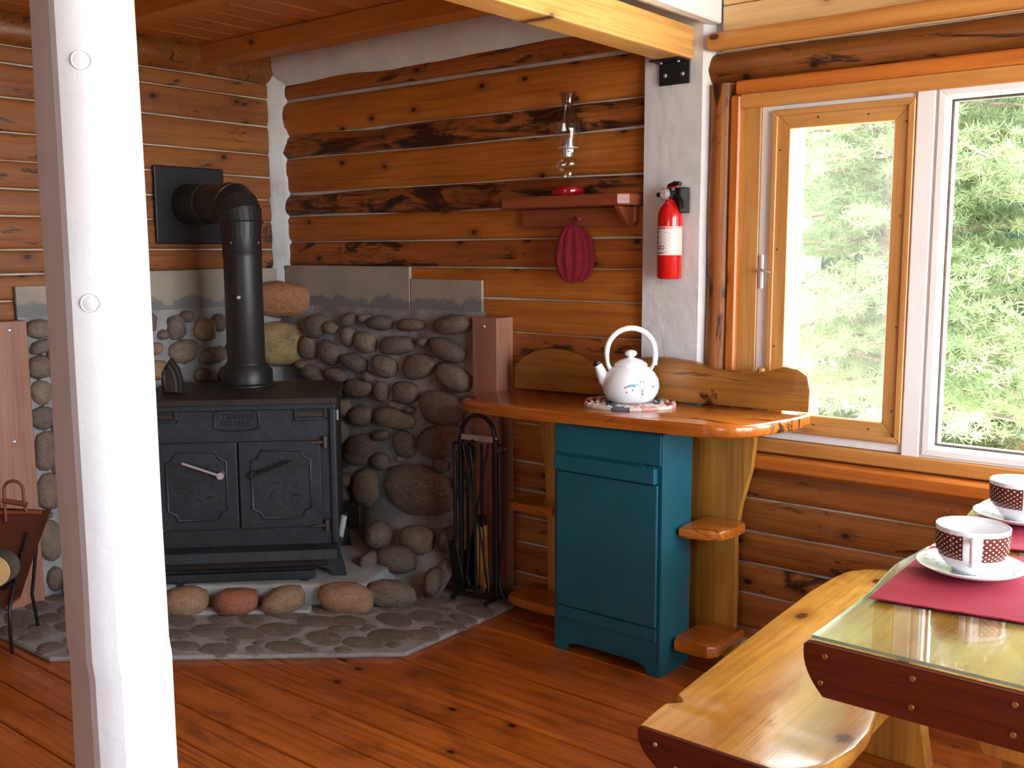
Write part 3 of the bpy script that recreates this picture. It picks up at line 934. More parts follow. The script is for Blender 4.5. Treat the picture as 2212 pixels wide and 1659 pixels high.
# doors
for s in (-1, 1):
    x0, x1 = (cx - .318, cx - .003) if s < 0 else (cx + .003, cx + .318)
    d = box('door', (x0, x1), (-.018, -.0), (.322, .668), M['iron'], ST, .004, 2)
    xi, xa = x0 + .048, x1 - .042
    zi, za = .362, .632
    q = .040
    P = [(xi + q, za), (xa - q, za), (xa - q * .75, za - q * .55), (xa, za - q), (xa, zi + q), (xa - q * .55, zi + q * .75), (xa - q, zi), (xi + q, zi), (xi + q * .75, zi + q * .55), (xi, zi + q), (xi, za - q), (xi + q * .55, za - q * .75)]
    tube('panel_moulding', [(a, -.019, b) for a, b in P], .0055, M['ironhi'] if 0 else M['iron'], d, 6, True)
    prism('panel_field', P, -.020, -.017, 'y', M['iron'], d)
    # cast relief twig
    mx = (xi + xa) / 2
    for kx in range(9):
        bmr = bmesh.new()
        a = kx * 2.399
        add_tube(bmr, [(mx + math.cos(a) * .012 * (1 + kx * .5), -.021, .47 + math.sin(a) * .010 * (1 + kx * .5)), (mx + math.cos(a + .5) * .02 * (1 + kx * .45), -.022, .46 + math.sin(a + .5) * .012 * (1 + kx * .45))], .0028, 5)
        obj('cast_relief', bmr, M['iron'], d, True)
    hs = bmesh.new()
    bx = x1 - .06 if s < 0 else x0 + .06
    add_tube(hs, [(bx, -.018, .543), (bx, -.052, .543)], .014, 10)
    pts = [(bx, -.05, .543), (bx - s * -1 * 0 + (-.14 if s < 0 else .14), -.058, .598)]
    add_tube(hs, pts, .0058, 8)
    obj('door_handle', hs, M['steel'] if s < 0 else M['black'], d, True)
    hxx = cx + s * .336
    for hz in (.662, .328):
        h = bmesh.new()
        add_tube(h, [(hxx, -.020, hz - .022), (hxx, -.020, hz + .022)], .010, 8)
        add_tube(h, [(hxx, -.016, hz), (hxx - s * .055, -.020, hz - .003)], [.010, .006], 8)
        ho = obj('hinge', h, M['ironhi'], d, True)
# base lip, ash apron, front bar and feet
prism('hearth_lip', [(-.055, .20), (-.045, .236), (.0, .250), (.0, .20)], cx - .378, cx + .372, 'x', M['iron'], ST)
box('ash_apron', (cx - .345, cx + .335), (.02, .10), (.150, .215), M['irontop'], ST, .004)
box('front_bar', (cx - .300, cx + .285), (-.038, -.004), (.118, .150), M['iron'], ST, .005, 2)
for fx in (-.235, .245):
    box('bar_foot', (cx + fx - .012, cx + fx + .012), (-.036, -.010), (.104, .122), M['iron'], ST, .002)
for lx, ly in ((-1, .02), (1, .02), (-1, .44), (1, .44)):
    lb = bmesh.new()
    P = [(cx + lx * .30, .244), (cx + lx * .372, .244), (cx + lx * .404, .106), (cx + lx * .352, .106)]
    add_prism(lb, P, ly - .004, ly + .022, 'y')
    add_tube(lb, [(cx + lx * .372, ly + .009, .232), (cx + lx * .385, ly + .009, .262)], .013, 8)
    obj('leg', lb, M['iron'], ST)
bm = bmesh.new(); add_tube(bm, [(cx + .385, -.0, .745), (cx + .385, -.002, .785)], .005, 6)
obj('side_bolt', bm, M['steel'], ST, True)

# ---- stove pipe
pv = Vector((.429, -.544, 0))
SP = thing('stove_pipe', 'black stove pipe rising from the stove and turning into the left wall', 'stove pipe', (pv.x, pv.y, .836))
z0 = .836
lathe('collar', [(.0, .0), (.122, .0), (.122, .006), (.108, .012), (.108, .062), (.092, .085), (.090, .09), (.0, .09)], M['pipe'], SP, 36)
lathe('pipe_section', [(.079, .05), (.083, .055), (.083, .10), (.079, .104), (.079, .56)], M['pipe'], SP, 32)
lathe('pipe_section', [(.0815, .54), (.0815, .555), (.080, .558), (.080, .64)], M['pipe'], SP, 32)
R_el = .088
hz = 1.607 - z0
ztop = hz - R_el
end = Vector((-pv.x + .03, -.520 - pv.y, hz))
hd = Vector((end.x, end.y, 0)).normalized()
pts = [Vector((0, 0, .62))]
for i in range(5):
    t = i / 4 * math.pi / 2
    pts.append(Vector((0, 0, ztop)) + hd * (R_el * (1 - math.cos(t))) + Vector((0, 0, R_el * math.sin(t))))
bm = bmesh.new()
add_tube(bm, pts, [.080, .086, .090, .092, .090, .085], 28, cap=False)
obj('elbow', bm, M['pipe'], SP)
for i in (1, 2, 3, 4):
    bm = bmesh.new()
    d = (pts[i + 1] - pts[i - 1]).normalized() if i < 5 else hd
    a, b = frame_of(d)
    add_tube(bm, [pts[i] + (a * math.cos(2 * math.pi * k / 28) + b * math.sin(2 * math.pi * k / 28)) * .0895 for k in range(28)], .0028, 5, True)
    obj('elbow_seam', bm, M['pipe'], SP, True)
bm = bmesh.new(); add_tube(bm, [pts[-1], end], .080, 28, cap=False); obj('pipe_section', bm, M['pipe'], SP, True)
bm = bmesh.new(); add_tube(bm, [end - hd * .16, end - hd * .0], .089, 28); obj('pipe_sleeve', bm, M['pipe'], SP, True)
bm = bmesh.new()
ea, eb = frame_of(Vector((1, 0, 0)))
for rad in (.106, .128):
    add_tube(bm, [Vector((end.x - .015, end.y, hz)) + (ea * math.cos(2 * math.pi * k / 32) + eb * math.sin(2 * math.pi * k / 32)) * rad for k in range(32)], .005, 6, True)
obj('trim_ring', bm, M['pipe'], SP, True)
box('thimble_plate', (-pv.x + .012, -pv.x + .022), (-.685 - pv.y, -.330 - pv.y), (1.434 - z0, 1.772 - z0), M['black'], SP, .006, 2)
for a in (R(-70), R(20), R(110)):
    q = Vector((math.cos(a), math.sin(a), 0)) * .0795
    lathe('screw', [(0, .004), (.004, .003), (.005, 0)], M['steel'], SP, 8).matrix_local = Matrix.Translation(q + Vector((0, 0, .60))) @ Matrix.Rotation(a, 4, 'Z') @ Matrix.Rotation(R(90), 4, 'Y')
a = R(-51)
lathe('damper_pin', [(0, .016), (.008, .014), (.009, 0)], M['steel'], SP, 10).matrix_local = Matrix.Translation(Vector((math.cos(a), math.sin(a), 0)) * .078 + Vector((0, 0, .375))) @ Matrix.Rotation(a, 4, 'Z') @ Matrix.Rotation(R(90), 4, 'Y')

# ---- old sad iron standing on its heel on the stove top
IR = thing('sad_iron', 'old dark flat iron standing upright on the stove top', 'iron', (.708, -.865, .836), R(28))
IR.location = Vector((.736, -.836, .836)) + Vector((math.cos(R(45)), math.sin(R(45)), 0)) * -.275 + Vector((-math.sin(R(45)), math.cos(R(45)), 0)) * .20
prism('sole_plate', [(-.042, 0), (.042, 0), (.044, .05), (.030, .10), (.0, .142), (-.030, .10), (-.044, .05)], -.006, .022, 'y', M['irontop'], IR, .005, 2)
prism('upper_plate', [(-.030, .004), (.030, .004), (.031, .05), (.020, .09), (.0, .118), (-.020, .09), (-.031, .05)], -.020, -.005, 'y', M['ironhi'], IR, .004, 2)
tube('handle', [(.0, -.018, .02), (.0, -.05, .022), (.0, -.058, .05), (.0, -.055, .09), (.0, -.018, .096)], .009, M['irontop'], IR, 8)

tube('air_lever', [(cx + .376, .05, .238), (cx + .398, .05, .345)], .013, M['pad'], ST, 8)

# ---- fireplace tool set
TS = thing('tool_stand', 'black metal fireplace tool stand beside the reddish upright', 'tool stand', (1.445, -.215, .018), R(6))
for s in (-1, 1):
    tube('foot_bar', [(s * .088 - s * .01, -.075, .016), (s * .088 + s * .01, .07, .016)], .008, M['toolblack'], TS, 8)
    for yy in (-.07, .065):
        lathe('foot_cap', [(0, .0), (.010, .0), (.010, .012), (0, .014)], M['toolblack'], TS, 8, (s * .088 - s * .01 * (1 if yy < 0 else -1), yy, 0))
    tube('upright', [(s * .086, 0, .016), (s * .084, 0, .655)], .011, M['toolblack'], TS, 10)
    tube('upright', [(s * .062, .012, .03), (s * .062, .012, .655)], .006, M['toolblack'], TS, 8)
for yy, zz in ((-.03, .022), (.03, .034)):
    tube('cross_bar', [(-.09, yy, zz), (.09, yy, zz)], .009, M['toolblack'], TS, 8)
tube('carry_handle', [(-.084, 0, .60), (-.084, 0, .66)] + arc((0, 0, .665), .078, math.pi, 0, 12) + [(.084, 0, .60)], .0085, M['toolblack'], TS, 8)
box('top_bar', (-.09, .09), (-.006, .006), (.640, .664), M['steel'], TS, .002)
o = thing('poker', 'thin black poker with looped top hanging mid stand', 'poker', (1.455, -.255, .05), R(6), 'tools on the fireplace stand')
tube('rod', [(.006, 0, .0), (.004, 0, .35), (-.004, 0, .50), (-.016, 0, .58)], .006, M['toolblack'], o, 8)
tube('loop', [(-.016, 0, .575), (-.018, 0, .605), (-.005, 0, .618), (.010, 0, .610), (.010, 0, .585), (.002, 0, .53)], .0055, M['toolblack'], o, 8)
o = thing('fire_tongs', 'crossed black fire tongs behind the poker', 'tongs', (1.445, -.235, .05), R(6), 'tools on the fireplace stand')
tube('arm', [(-.058, .0, .60), (-.01, .0, .38), (.03, 0, .2), (.055, .0, .03), (.04, 0, .0)], .0042, M['toolblack'], o, 6)
tube('arm', [(.058, .008, .60), (.012, .008, .38), (-.03, .008, .2), (-.052, .008, .05), (-.035, .008, .02)], .0042, M['toolblack'], o, 6)
o = thing('ash_shovel', 'black ash shovel hanging at the left of the tool stand', 'shovel', (1.338, -.235, .05), R(6), 'tools on the fireplace stand')
tube('shaft', [(0, 0, .19), (0, 0, .56)] + arc((.008, 0, .58), .014, math.pi, 0, 6), .007, M['toolblack'], o, 8)
prism('blade', [(-.030, .19), (.012, .19), (.045, .05), (.040, .0), (.005, .0), (-.012, .05)], -.014, -.006, 'y', M['toolblack'], o, .003, 1)
o = thing('fire_hook', 'slim black fire hook hanging at the right of the tool stand', 'fire hook', (1.556, -.205, .05), R(6), 'tools on the fireplace stand')
tube('rod', [(.0, 0, .56), (.0, 0, .25), (-.012, 0, .12), (-.014, 0, .05), (.004, -.01, .01), (.028, -.012, -.012)], .006, M['toolblack'], o, 8)
tube('loop', arc((0, 0, .585), .018, R(-90), R(250), 10), .005, M['toolblack'], o, 6)
o = thing('hearth_broom', 'hearth broom with pale straw bristles in the tool stand', 'broom', (1.440, -.19, .045), R(6), 'tools on the fireplace stand')
bm = bmesh.new()
for i in range(15):
    t = (i - 7) / 7
    add_tube(bm, [(t * .022, rr.uniform(-.008, .008), .27), (t * .032 + rr.uniform(-.003, .003), rr.uniform(-.014, .014), .0)], [.0035, .0022], 5)
ob = obj('bristles', bm, M['straw'], o)
box('ferrule', (-.018, .018), (-.012, .012), (.262, .31), M['toolblack'], o, .004)
tube('shaft', [(0, 0, .30), (0, 0, .60)], .006, M['toolblack'], o, 8)

# ---- leather log carrier on an iron rack at the left edge
LC = thing('log_carrier', 'brown leather log carrier in an iron rack at the far left', 'log carrier', (.235, -1.685, .018), R(39))
def panel(bm, y0, y1, ztop):
    def f(u, v):
        w = .150 + .115 * v
        return (.06 + (u - .5) * 2 * w, y0 + (y1 - y0) * v * v, .14 + (ztop - .14) * v + .010 * math.sin(u * math.pi) * v)
    grid(bm, 10, 8, f)
for y0, y1, zt in ((-.056, -.030, .470), (.02, .055, .455)):
    bm = bmesh.new(); panel(bm, y0, y1, zt)
    bmesh.ops.solidify(bm, geom=bm.faces[:], thickness=.004)
    obj('leather_panel', bm, M['leather'], LC, True)
bm = bmesh.new(); add_box(bm, (-.09, .21), (-.056, .024), (.134, .144), .004); obj('leather_base', bm, M['leather'], LC)
tube('hem_rod', [(-.19, -.032, .470), (.328, -.032, .470)], .008, M['shelfwood'], LC, 8)
tube('strap_loop', [(.205, -.038, .44), (.209, -.042, .53)] + arc((.243, -.042, .552), .034, math.pi, 0, 10) + [(.277, -.042, .50), (.28, -.036, .475)], .006, M['leather'], LC, 8)
tube('strap_tie', [(.20, -.040, .515), (.285, -.040, .500)], .010, M['leather'], LC, 8)
for x0_ in (-.12, .235):
    s = 1 if x0_ > 0 else -1
    tube('rack_rod', [(x0_ + s * .05, -.050, .40), (x0_, -.062, .225), (x0_ - s * .02, -.075, .13), (x0_ + s * .0, -.12, .05), (x0_ + s * .03, -.175, .008)], .0065, M['toolblack'], LC, 8)
    tube('rack_rod', [(x0_ + s * .04, .062, .42), (x0_, .055, .14), (x0_, .085, .007)], .0065, M['toolblack'], LC, 8)
for yy in (-.135, -.085):
    tube('cradle_bar', [(-.12, yy, .224), (.235, yy, .224)], .006, M['toolblack'], LC, 8)
for x0_ in (-.12, .235):
    tube('cradle_arm', [(x0_, -.062, .224), (x0_, -.14, .224)], .006, M['toolblack'], LC, 8)
FL = thing('firewood_round', 'round pale sawn log end beside the leather carrier at the picture edge', 'log', (.235, -1.685, .018), R(39))
bm = bmesh.new(); add_tube(bm, [(.205, -.140, .290), (.203, -.070, .290)], .0585, 22); obj('bark', bm, M['barkdark'], FL, True)
bm = bmesh.new(); add_tube(bm, [(.205, -.146, .290), (.205, -.139, .290)], .055, 22); obj('sawn_end', bm, M['logend'], FL)

# ================================================================== SHELF UNIT, CABINET
def tz(x): return .853 + .0165 * (x - 1.5)
SU = thing('shelf_unit', 'varnished live edge wooden counter with scalloped back and small side shelves', 'shelf unit', (0, 0, 0))
bm = bmesh.new()
SO = [(1.505, -.047), (1.495, -.25), (1.508, -.36), (1.538, -.415), (1.60, -.443), (1.80, -.452), (2.0, -.450), (2.2, -.446), (2.4, -.442), (2.54, -.440), (2.61, -.428), (2.665, -.385), (2.695, -.31), (2.712, -.2), (2.722, -.115), (2.722, -.047)]
a_, b_, fs = add_prism(bm, SO, -.040, 0, 'z')
es = [e for e in bm.edges if len(e.link_faces) == 2 and (e.link_faces[0] in fs[:2] or e.link_faces[1] in fs[:2])]
bmesh.ops.bevel(bm, geom=es, offset=.010, segments=3, affect='EDGES', profile=.5)
for v in bm.verts: v.co.z += tz(v.co.x)
obj('counter_slab', bm, M['slab'], SU, 38)
SCAL = [(1.491, 0.855), (1.488, 0.941), (1.529, 0.981), (1.587, 1.01), (1.655, 1.022), (1.733, 1.017), (1.787, 1.001), (1.841, 0.979), (1.914, 0.983), (2.0, 1.005), (2.094, 1.016), (2.19, 1.019), (2.283, 1.012), (2.347, 0.984), (2.408, 0.983), (2.46, 0.995), (2.494, 0.989), (2.528, 0.984), (2.553, 0.998), (2.609, 1.018), (2.658, 1.013), (2.69, 0.993), (2.701, 0.948), (2.698, 0.874)]
prism('scalloped_back', [(x + .03, z + .004) for x, z in SCAL], -.078, -.047, 'y', M['slabface'], SU, .006, 2, 40)
tube('knot_bump', [(2.545, -.062, .985), (2.556, -.062, 1.004), (2.566, -.062, 1.006)], [.012, .014, .006], M['slabface'], SU, 10)
prism('right_upright', [(2.30, .0), (2.30, .825), (2.56, .825), (2.558, .76), (2.548, .67), (2.515, .55), (2.498, .44), (2.502, .25), (2.502, .02), (2.47, .0)], -.108, -.080, 'y', M['upright'], SU, .005, 2, 40)
prism('left_upright', [(1.82, 0), (1.82, .815), (1.662, .815), (1.655, .75), (1.672, .69), (1.695, .58), (1.697, .48), (1.706, .3), (1.708, .07), (1.70, 0)], -.108, -.080, 'y', M['upright'], SU, .005, 2, 40)
prism('small_shelf', [(2.392, -.108), (2.390, -.27), (2.398, -.315), (2.43, -.31), (2.505, -.298), (2.53, -.285), (2.548, -.235), (2.538, -.185), (2.55, -.14), (2.535, -.108)], .462, .496, 'z', M['slab'], SU, .008, 3, 40)
prism('small_shelf', [(2.392, -.108), (2.380, -.30), (2.40, -.335), (2.47, -.325), (2.52, -.335), (2.545, -.30), (2.535, -.22), (2.54, -.108)], .078, .118, 'z', M['slab'], SU, .008, 3, 40)
prism('small_shelf', [(1.80, -.108), (1.80, -.205), (1.70, -.225), (1.625, -.228), (1.59, -.21), (1.582, -.17), (1.60, -.108)], .410, .443, 'z', M['slab'], SU, .008, 3, 40)
prism('small_shelf', [(1.84, -.108), (1.86, -.26), (1.75, -.265), (1.66, -.262), (1.615, -.24), (1.602, -.19), (1.615, -.108)], .046, .082, 'z', M['slab'], SU, .008, 3, 40)

CB = thing('cabinet', 'narrow teal blue painted wooden cabinet under the counter', 'cabinet', (2.171, -.31, 0))
x0, x1 = -.214, .214
yf, yk = -.092, .100
bm = bmesh.new()
add_prism(bm, [(x0, 0), (x0 + .045, 0), (x0 + .06, .028), (x0 + .10, .038), (x1 - .10, .038), (x1 - .06, .028), (x1 - .045, 0), (x1, 0), (x1, .815), (x0, .815)], yf, yf + .018, 'y')
for xa in ((x0, x0 + .018), (x1 - .018, x1)):
    add_box(bm, xa, (yf + .018, yk), (.0, .815))
add_box(bm, (x0 + .018, x1 - .018), (yk - .015, yk), (.03, .815))
add_box(bm, (x0 + .018, x1 - .018), (yf + .018, yk - .015), (.05, .07))
add_box(bm, (x0 + .018, x1 - .018), (yf + .018, yk - .015), (.79, .815))
obj('carcass', bm, M['teal'], CB)
d = box('door', (x0 + .016, x1 - .012), (yf - .014, yf - .0005), (.172, .648), M['teal'], CB, .004, 2)
box('top_panel', (x0 + .004, x1 - .004), (yf - .008, yf - .0005), (.712, .812), M['teal'], CB, .003, 2)
box('lip_rail', (x0 + .010, x1 - .016), (yf - .026, yf - .0005), (.652, .704), M['teal'], CB, .005, 2)
box('bottom_rail', (x0 + .016, x1 - .012), (yf - .008, yf - .0005), (.124, .166), M['teal'], CB, .003, 2)
h = bmesh.new()
for hx in (.150, .180):
    add_tube(h, [(hx - .010, yf - .012, .704), (hx + .010, yf - .012, .704)], .006, 8)
obj('hinge', h, M['teal'], CB, True)
box('corner_bead', (x1 - .010, x1 + .002), (yf - .002, yf + .008), (.04, .81), M['teal'], CB, .002)

# ---- kettle on a crocheted mat
kz = tz(2.13)
KM = thing('hot_pad', 'braided white and red hot pad under the kettle', 'hot pad', (2.128, -.195, kz), 0)
braid = [plain('braid_cream', (222, 214, 202), .9, bump=.6, bscale=160), plain('braid_red', (190, 30, 44), .9, bump=.6, bscale=160), plain('braid_blue', (92, 96, 122), .9, bump=.6, bscale=160), plain('braid_rose', (206, 160, 156), .9, bump=.6, bscale=160)]
for j, rad in enumerate((.030, .050, .070, .090, .110, .130, .148)):
    n = 48
    ring = [(rad * math.cos(2 * math.pi * k / n) * 1.06 * (1 + .03 * math.cos(6 * math.pi * 2 * k / n)), rad * math.sin(2 * math.pi * k / n), .004) for k in range(n)]
    nseg = 6 + j * 2
    for s in range(nseg):
        a, b = int(s * n / nseg), int((s + 1) * n / nseg)
        pts = [ring[q % n] for q in range(a, b + 1)]
        if len(pts) < 2: continue
        bm = bmesh.new(); add_tube(bm, [(p[0], p[1], p[2] + .0015 * ((q % 2))) for q, p in enumerate(pts)], [.0095 if (q_ % 2) else .008 for q_ in range(len(pts))], 6)
        ci = [0, 0, 1, 0, 3, 0, 2, 0][(s * 3 + j * 2) % 8]
        obj('braid', bm, braid[ci], KM, True)
KT = thing('kettle', 'white enamel kettle with hoop handle and faint blue flowers', 'kettle', (2.134, -.200, kz + .0135), R(219))
prof = [(0, 0), (.066, 0), (.080, .008), (.095, .032), (.100, .055), (.096, .080), (.082, .104), (.064, .120), (.055, .126), (.052, .126)]
lathe('body', prof, M['enamel'], KT, 44)
ld = lathe('lid', [(.057, .124), (.058, .130), (.054, .135), (.038, .146), (.018, .152), (.010, .155), (.010, .158)], M['enamel'], KT, 36)
lathe('lid_knob', [(.009, .156), (.018, .160), (.022, .168), (.018, .176), (.008, .180), (0, .181)], M['enamel'], ld, 24)
bm = bmesh.new(); add_tube(bm, [(.070, 0, .055), (.092, 0, .078), (.106, 0, .110), (.118, 0, .136)], [.026, .022, .017, .013], 18)
obj('spout', bm, M['enamel'], KT, True)
bm = bmesh.new(); add_tube(bm, [(.1145, 0, .128), (.1195, 0, .139)], [.0142, .0142], 18); obj('spout_rim', bm, M['black'], KT, True)
pts = [(.081, 0, .138), (.084, 0, .165)] + arc((0, 0, .172), .084, 0, math.pi, 16) + [(-.085, 0, .150), (-.083, 0, .128)]
tube('handle', pts, [.0068, .0085] + [.0098] * 17 + [.0095, .0085], M['enamel'], KT, 12)
for s in (1, -1):
    bm = bmesh.new(); add_tube(bm, [(s * .070, 0, .112), (s * .078, 0, .128), (s * .081, 0, .142)], [.008, .007, .006], 8); obj('handle_lug', bm, M['steel'] if s < 0 else M['enamel'], KT, True)
# printed flowers on the side facing the room
blue = plain('print_blue', (140, 178, 200), .3); grey = plain('print_grey', (112, 116, 136), .3)
def on_body(az, z, r0=None):
    for (ra, za), (rb, zb) in zip(prof[2:], prof[3:]):
        if za <= z <= zb:
            r = ra + (rb - ra) * (z - za) / (zb - za); break
    else: r = .1
    return Vector((math.cos(az) * (r + .0006), math.sin(az) * (r + .0006), z))
def decal(name, strokes, mat, parent):
    bm = bmesh.new()
    for pts, w in strokes:
        n = len(pts)
        L_ = []
        for i, (az, z) in enumerate(pts):
            d0 = pts[min(i + 1, n - 1)]; d1 = pts[max(i - 1, 0)]
            dx, dz = (d0[0] - d1[0]) * .1, d0[1] - d1[1]
            l = math.hypot(dx, dz) or 1
            ww = w * math.sin(math.pi * (i + .35) / (n - 1 + .7))
            L_.append((bm.verts.new(on_body(az - dz / l * ww / .1, z + dx / l * ww)), bm.verts.new(on_body(az + dz / l * ww / .1, z - dx / l * ww))))
        for A, B in zip(L_, L_[1:]): bm.faces.new((A[0], A[1], B[1], B[0]))
    return obj(name, bm, mat, parent)
fa = R(90)     # local azimuth that faces the viewer
decal('flower_print', [([(fa + .25 - .12 * i, .066 + .004 * math.sin(i * .9)) for i in range(6)], .0045), ([(fa + .9 - .05 * i, .068 - .003 * i) for i in range(5)], .004)], blue, KT)
dots = []
for az, z in ((.34, .080), (.22, .079), (.36, .060), (.26, .053), (-.05, .052), (-.30, .060), (-.26, .044), (.0, .064), (.70, .062), (.30, .048)):
    dots.append(([(fa + az + .02, z - .002), (fa + az, z + .001), (fa + az - .02, z + .002)], .0035))
dots.append(([(fa + .32, .046), (fa + .29, .036), (fa + .27, .026)], .003))
decal('bud_print', dots, grey, KT)

# ================================================================== ON THE WALL
WS = thing('wall_shelf', 'small red brown wall shelf carrying the oil lamp', 'wall shelf', (1.77, 0, 1.60))
prism('shelf_board', [(-.30, .0), (.288, 0), (.288, -.10), (.262, -.138), (-.262, -.138), (-.30, -.10)], -.042, .0, 'z', M['shelfwood'], WS, .006, 2)
prism('apron', [(-.252, -.043), (.268, -.043), (.268, -.10), (.252, -.115), (-.240, -.115), (-.252, -.10)], -.028, -.001, 'y', M['shelfwood'], WS, .005, 2)
prism('end_bracket', [(0, -.043), (-.10, -.043), (-.03, -.112), (0, -.115)], .222, .242, 'x', M['shelfwood'], WS, .002, 1)
tube('peg', [(.025, -.028, -.085), (.025, -.055, -.080)], .006, M['shelfwood'], WS, 8)

OL = thing('oil_lamp', 'clear glass oil lamp with a red base on the wall shelf', 'lamp', (1.772, -.075, 1.60))
lathe('base', [(0, 0), (.060, 0), (.064, .004), (.064, .030), (.060, .034), (.030, .036), (0, .036)], M['redoil'], OL, 32)
lathe('pedestal', [(.046, .036), (.040, .05), (.032, .062), (.028, .076), (.032, .088)], M['lampglass'], OL, 28)
lathe('oil_font', [(.030, .088), (.044, .100), (.049, .114), (.046, .128), (.030, .140), (.020, .144)], M['lampglass'], OL, 28)
lathe('burner', [(.019, .142), (.020, .168), (.024, .170), (.040, .172), (.041, .176), (.024, .178), (.020, .186), (.013, .202), (.004, .212), (0, .213)], M['steel'], OL, 24)
tube('wick_knob', [(.015, -.012, .160), (.040, -.03, .160)], [.002, .006], M['steel'], OL, 8)
lathe('chimney', [(.036, .178), (.038, .200), (.046, .226), (.048, .246), (.042, .270)], M['lampglass'], OL, 32)
lathe('chimney_top', [(.042, .270), (.032, .295), (.024, .320), (.022, .336), (.026, .354), (.034, .372)], M['sootglass'], OL, 32)
tube('chimney_rim', arc((0, 0, .372), .034, 0, 2 * math.pi * 23 / 24, 23, 'xy'), .0012, M['lampglass'], OL, 5, True)

MT = thing('pot_holder', 'folded crimson knitted pot holder hanging below the wall shelf', 'pot holder', (1.795, -.060, 1.39))
def leaf(sx, depth, x0, h0, h1, ribs, yo):
    bm = bmesh.new()
    nu, nv = 60, 20
    rows = []
    for j in range(nv + 1):
        t = j / nv
        z = h0 + (h1 - h0) * t
        w = (math.sin(math.pi * t ** .85) ** .55) * sx if 0 < t < 1 else 0
        row = []
        for i in range(nu):
            a = 2 * math.pi * i / nu
            rb = 1 + .24 * math.cos(a * ribs)
            row.append(bm.verts.new((x0 + math.cos(a) * w, yo + math.sin(a) * depth * rb * (w / sx), z)))
        rows.append(row)
    for A, B in zip(rows, rows[1:]):
        for i in range(nu): bm.faces.new((A[i], A[(i + 1) % nu], B[(i + 1) % nu], B[i]))
    bmesh.ops.remove_doubles(bm, verts=bm.verts, dist=1e-5)
    return bm
obj('front_fold', leaf(.066, .020, -.010, -.115, .112, 10, -.012), M['mitt'], MT, True).rotation_euler = (0, 0, R(32))
obj('rear_fold', leaf(.052, .016, .024, -.108, .098, 8, .008), M['mitt'], MT, True).rotation_euler = (0, 0, R(32))
tube('hanging_loop', arc((0, 0, .120), .012, 0, 2 * math.pi * 11 / 12, 11), .003, M['mitt'], MT, 6, True)

FE = thing('fire_extinguisher', 'red fire extinguisher with a printed label on the white wall post', 'fire extinguisher', (2.212, -.082, 1.300), R(-20))
lathe('cylinder', [(0, 0), (.038, 0), (.043, .005), (.043, .205), (.041, .226), (.034, .245), (.022, .258), (.017, .264), (.017, .278), (0, .28)], M['red'], FE, 36)
def label_mat():
    k = N('extinguisher_label')
    uv = k.n('ShaderNodeUVMap')
    sp = k.n('ShaderNodeSeparateXYZ'); k.l(uv.outputs[0], sp.inputs[0])
    lines = k.n('ShaderNodeTexNoise', Scale=1.0, Detail=1.0)
    mp = k.n('ShaderNodeMapping'); mp.inputs['Scale'].default_value = (9, 46, 1); k.l(uv.outputs[0], mp.inputs['Vector']); k.l(mp.outputs[0], lines.inputs['Vector'])
    col = k.mix(k.rng(lines.outputs['Fac'], .54, .60, 0, .35), lin((226, 218, 214)), lin((120, 110, 112)))
    rose = k.math('GREATER_THAN', sp.outputs[1], .90)
    col = k.mix(rose, col, lin((214, 160, 158)))
    tan = k.math('GREATER_THAN', sp.outputs[0], .64)
    col = k.mix(k.math('MULTIPLY', tan, .5), col, lin((206, 190, 168)))
    k.l(col, k.b.inputs['Base Color']); k.b.inputs['Roughness'].default_value = .35
    return k.m
def cyl_patch(name, r, a0, a1, z0, z1, mat, parent, n=16):
    bm = bmesh.new(); uvl = bm.loops.layers.uv.new('UVMap')
    g = [[bm.verts.new((math.cos(a0 + (a1 - a0) * i / n) * r, math.sin(a0 + (a1 - a0) * i / n) * r, z)) for z in (z0, z1)] for i in range(n + 1)]
    for i in range(n):
        f = bm.faces.new((g[i][0], g[i + 1][0], g[i + 1][1], g[i][1]))
        for lp, (u, v) in zip(f.loops, ((i / n, 0), ((i + 1) / n, 0), ((i + 1) / n, 1), (i / n, 1))): lp[uvl].uv = (u, v)
    return obj(name, bm, mat, parent, True)
lb = cyl_patch('label', .0434, R(-125), R(35), .082, .180, label_mat(), FE, 20)
pic = plain('label_black', (38, 38, 44), .4); picr = plain('label_red', (150, 30, 30), .4)
for i, (a, zz, s) in enumerate(((-108, .155, .0055), (-108, .138, .0055), (-108, .120, .0055))):
    cyl_patch('pictogram', .0437, R(a - 6), R(a + 6), zz, zz + .010, pic if i != 2 else picr, lb, 3)
for a in (-110, -92, -74):
    cyl_patch('pictogram', .0437, R(a - 7), R(a + 7), .102, .114, pic, lb, 3)
    cyl_patch('pictogram_core', .0439, R(a - 4), R(a + 4), .105, .111, M['vinyl'], lb, 3)
cyl_patch('title_line', .0437, R(-118), R(-62), .171, .176, plain('label_rose', (176, 90, 96), .4), lb, 6)
cyl_patch('foot_line', .0437, R(-118), R(-70), .088, .091, pic, lb, 6)
bm = bmesh.new(); add_box(bm, (-.020, .022), (-.014, .014), (.270, .300), .005); obj('valve_head', bm, M['black'], FE)
tube('nozzle', [(-.015, -.004, .290), (-.055, -.010, .290)], .0085, M['black'], FE, 10)
bm = bmesh.new(); add_tube(bm, [(-.006, -.014, .290), (-.006, -.026, .290)], .020, 20); ga = obj('gauge', bm, M['steel'], FE, True)
bm = bmesh.new(); add_tube(bm, [(-.006, -.0255, .290), (-.006, -.0275, .290)], .016, 20); obj('gauge_face', bm, M['vinyl'], ga)
tube('top_lever', [(-.014, 0, .300), (-.002, 0, .318), (.02, 0, .324), (.05, 0, .322)], [.009, .010, .009, .008], M['black'], FE, 8)
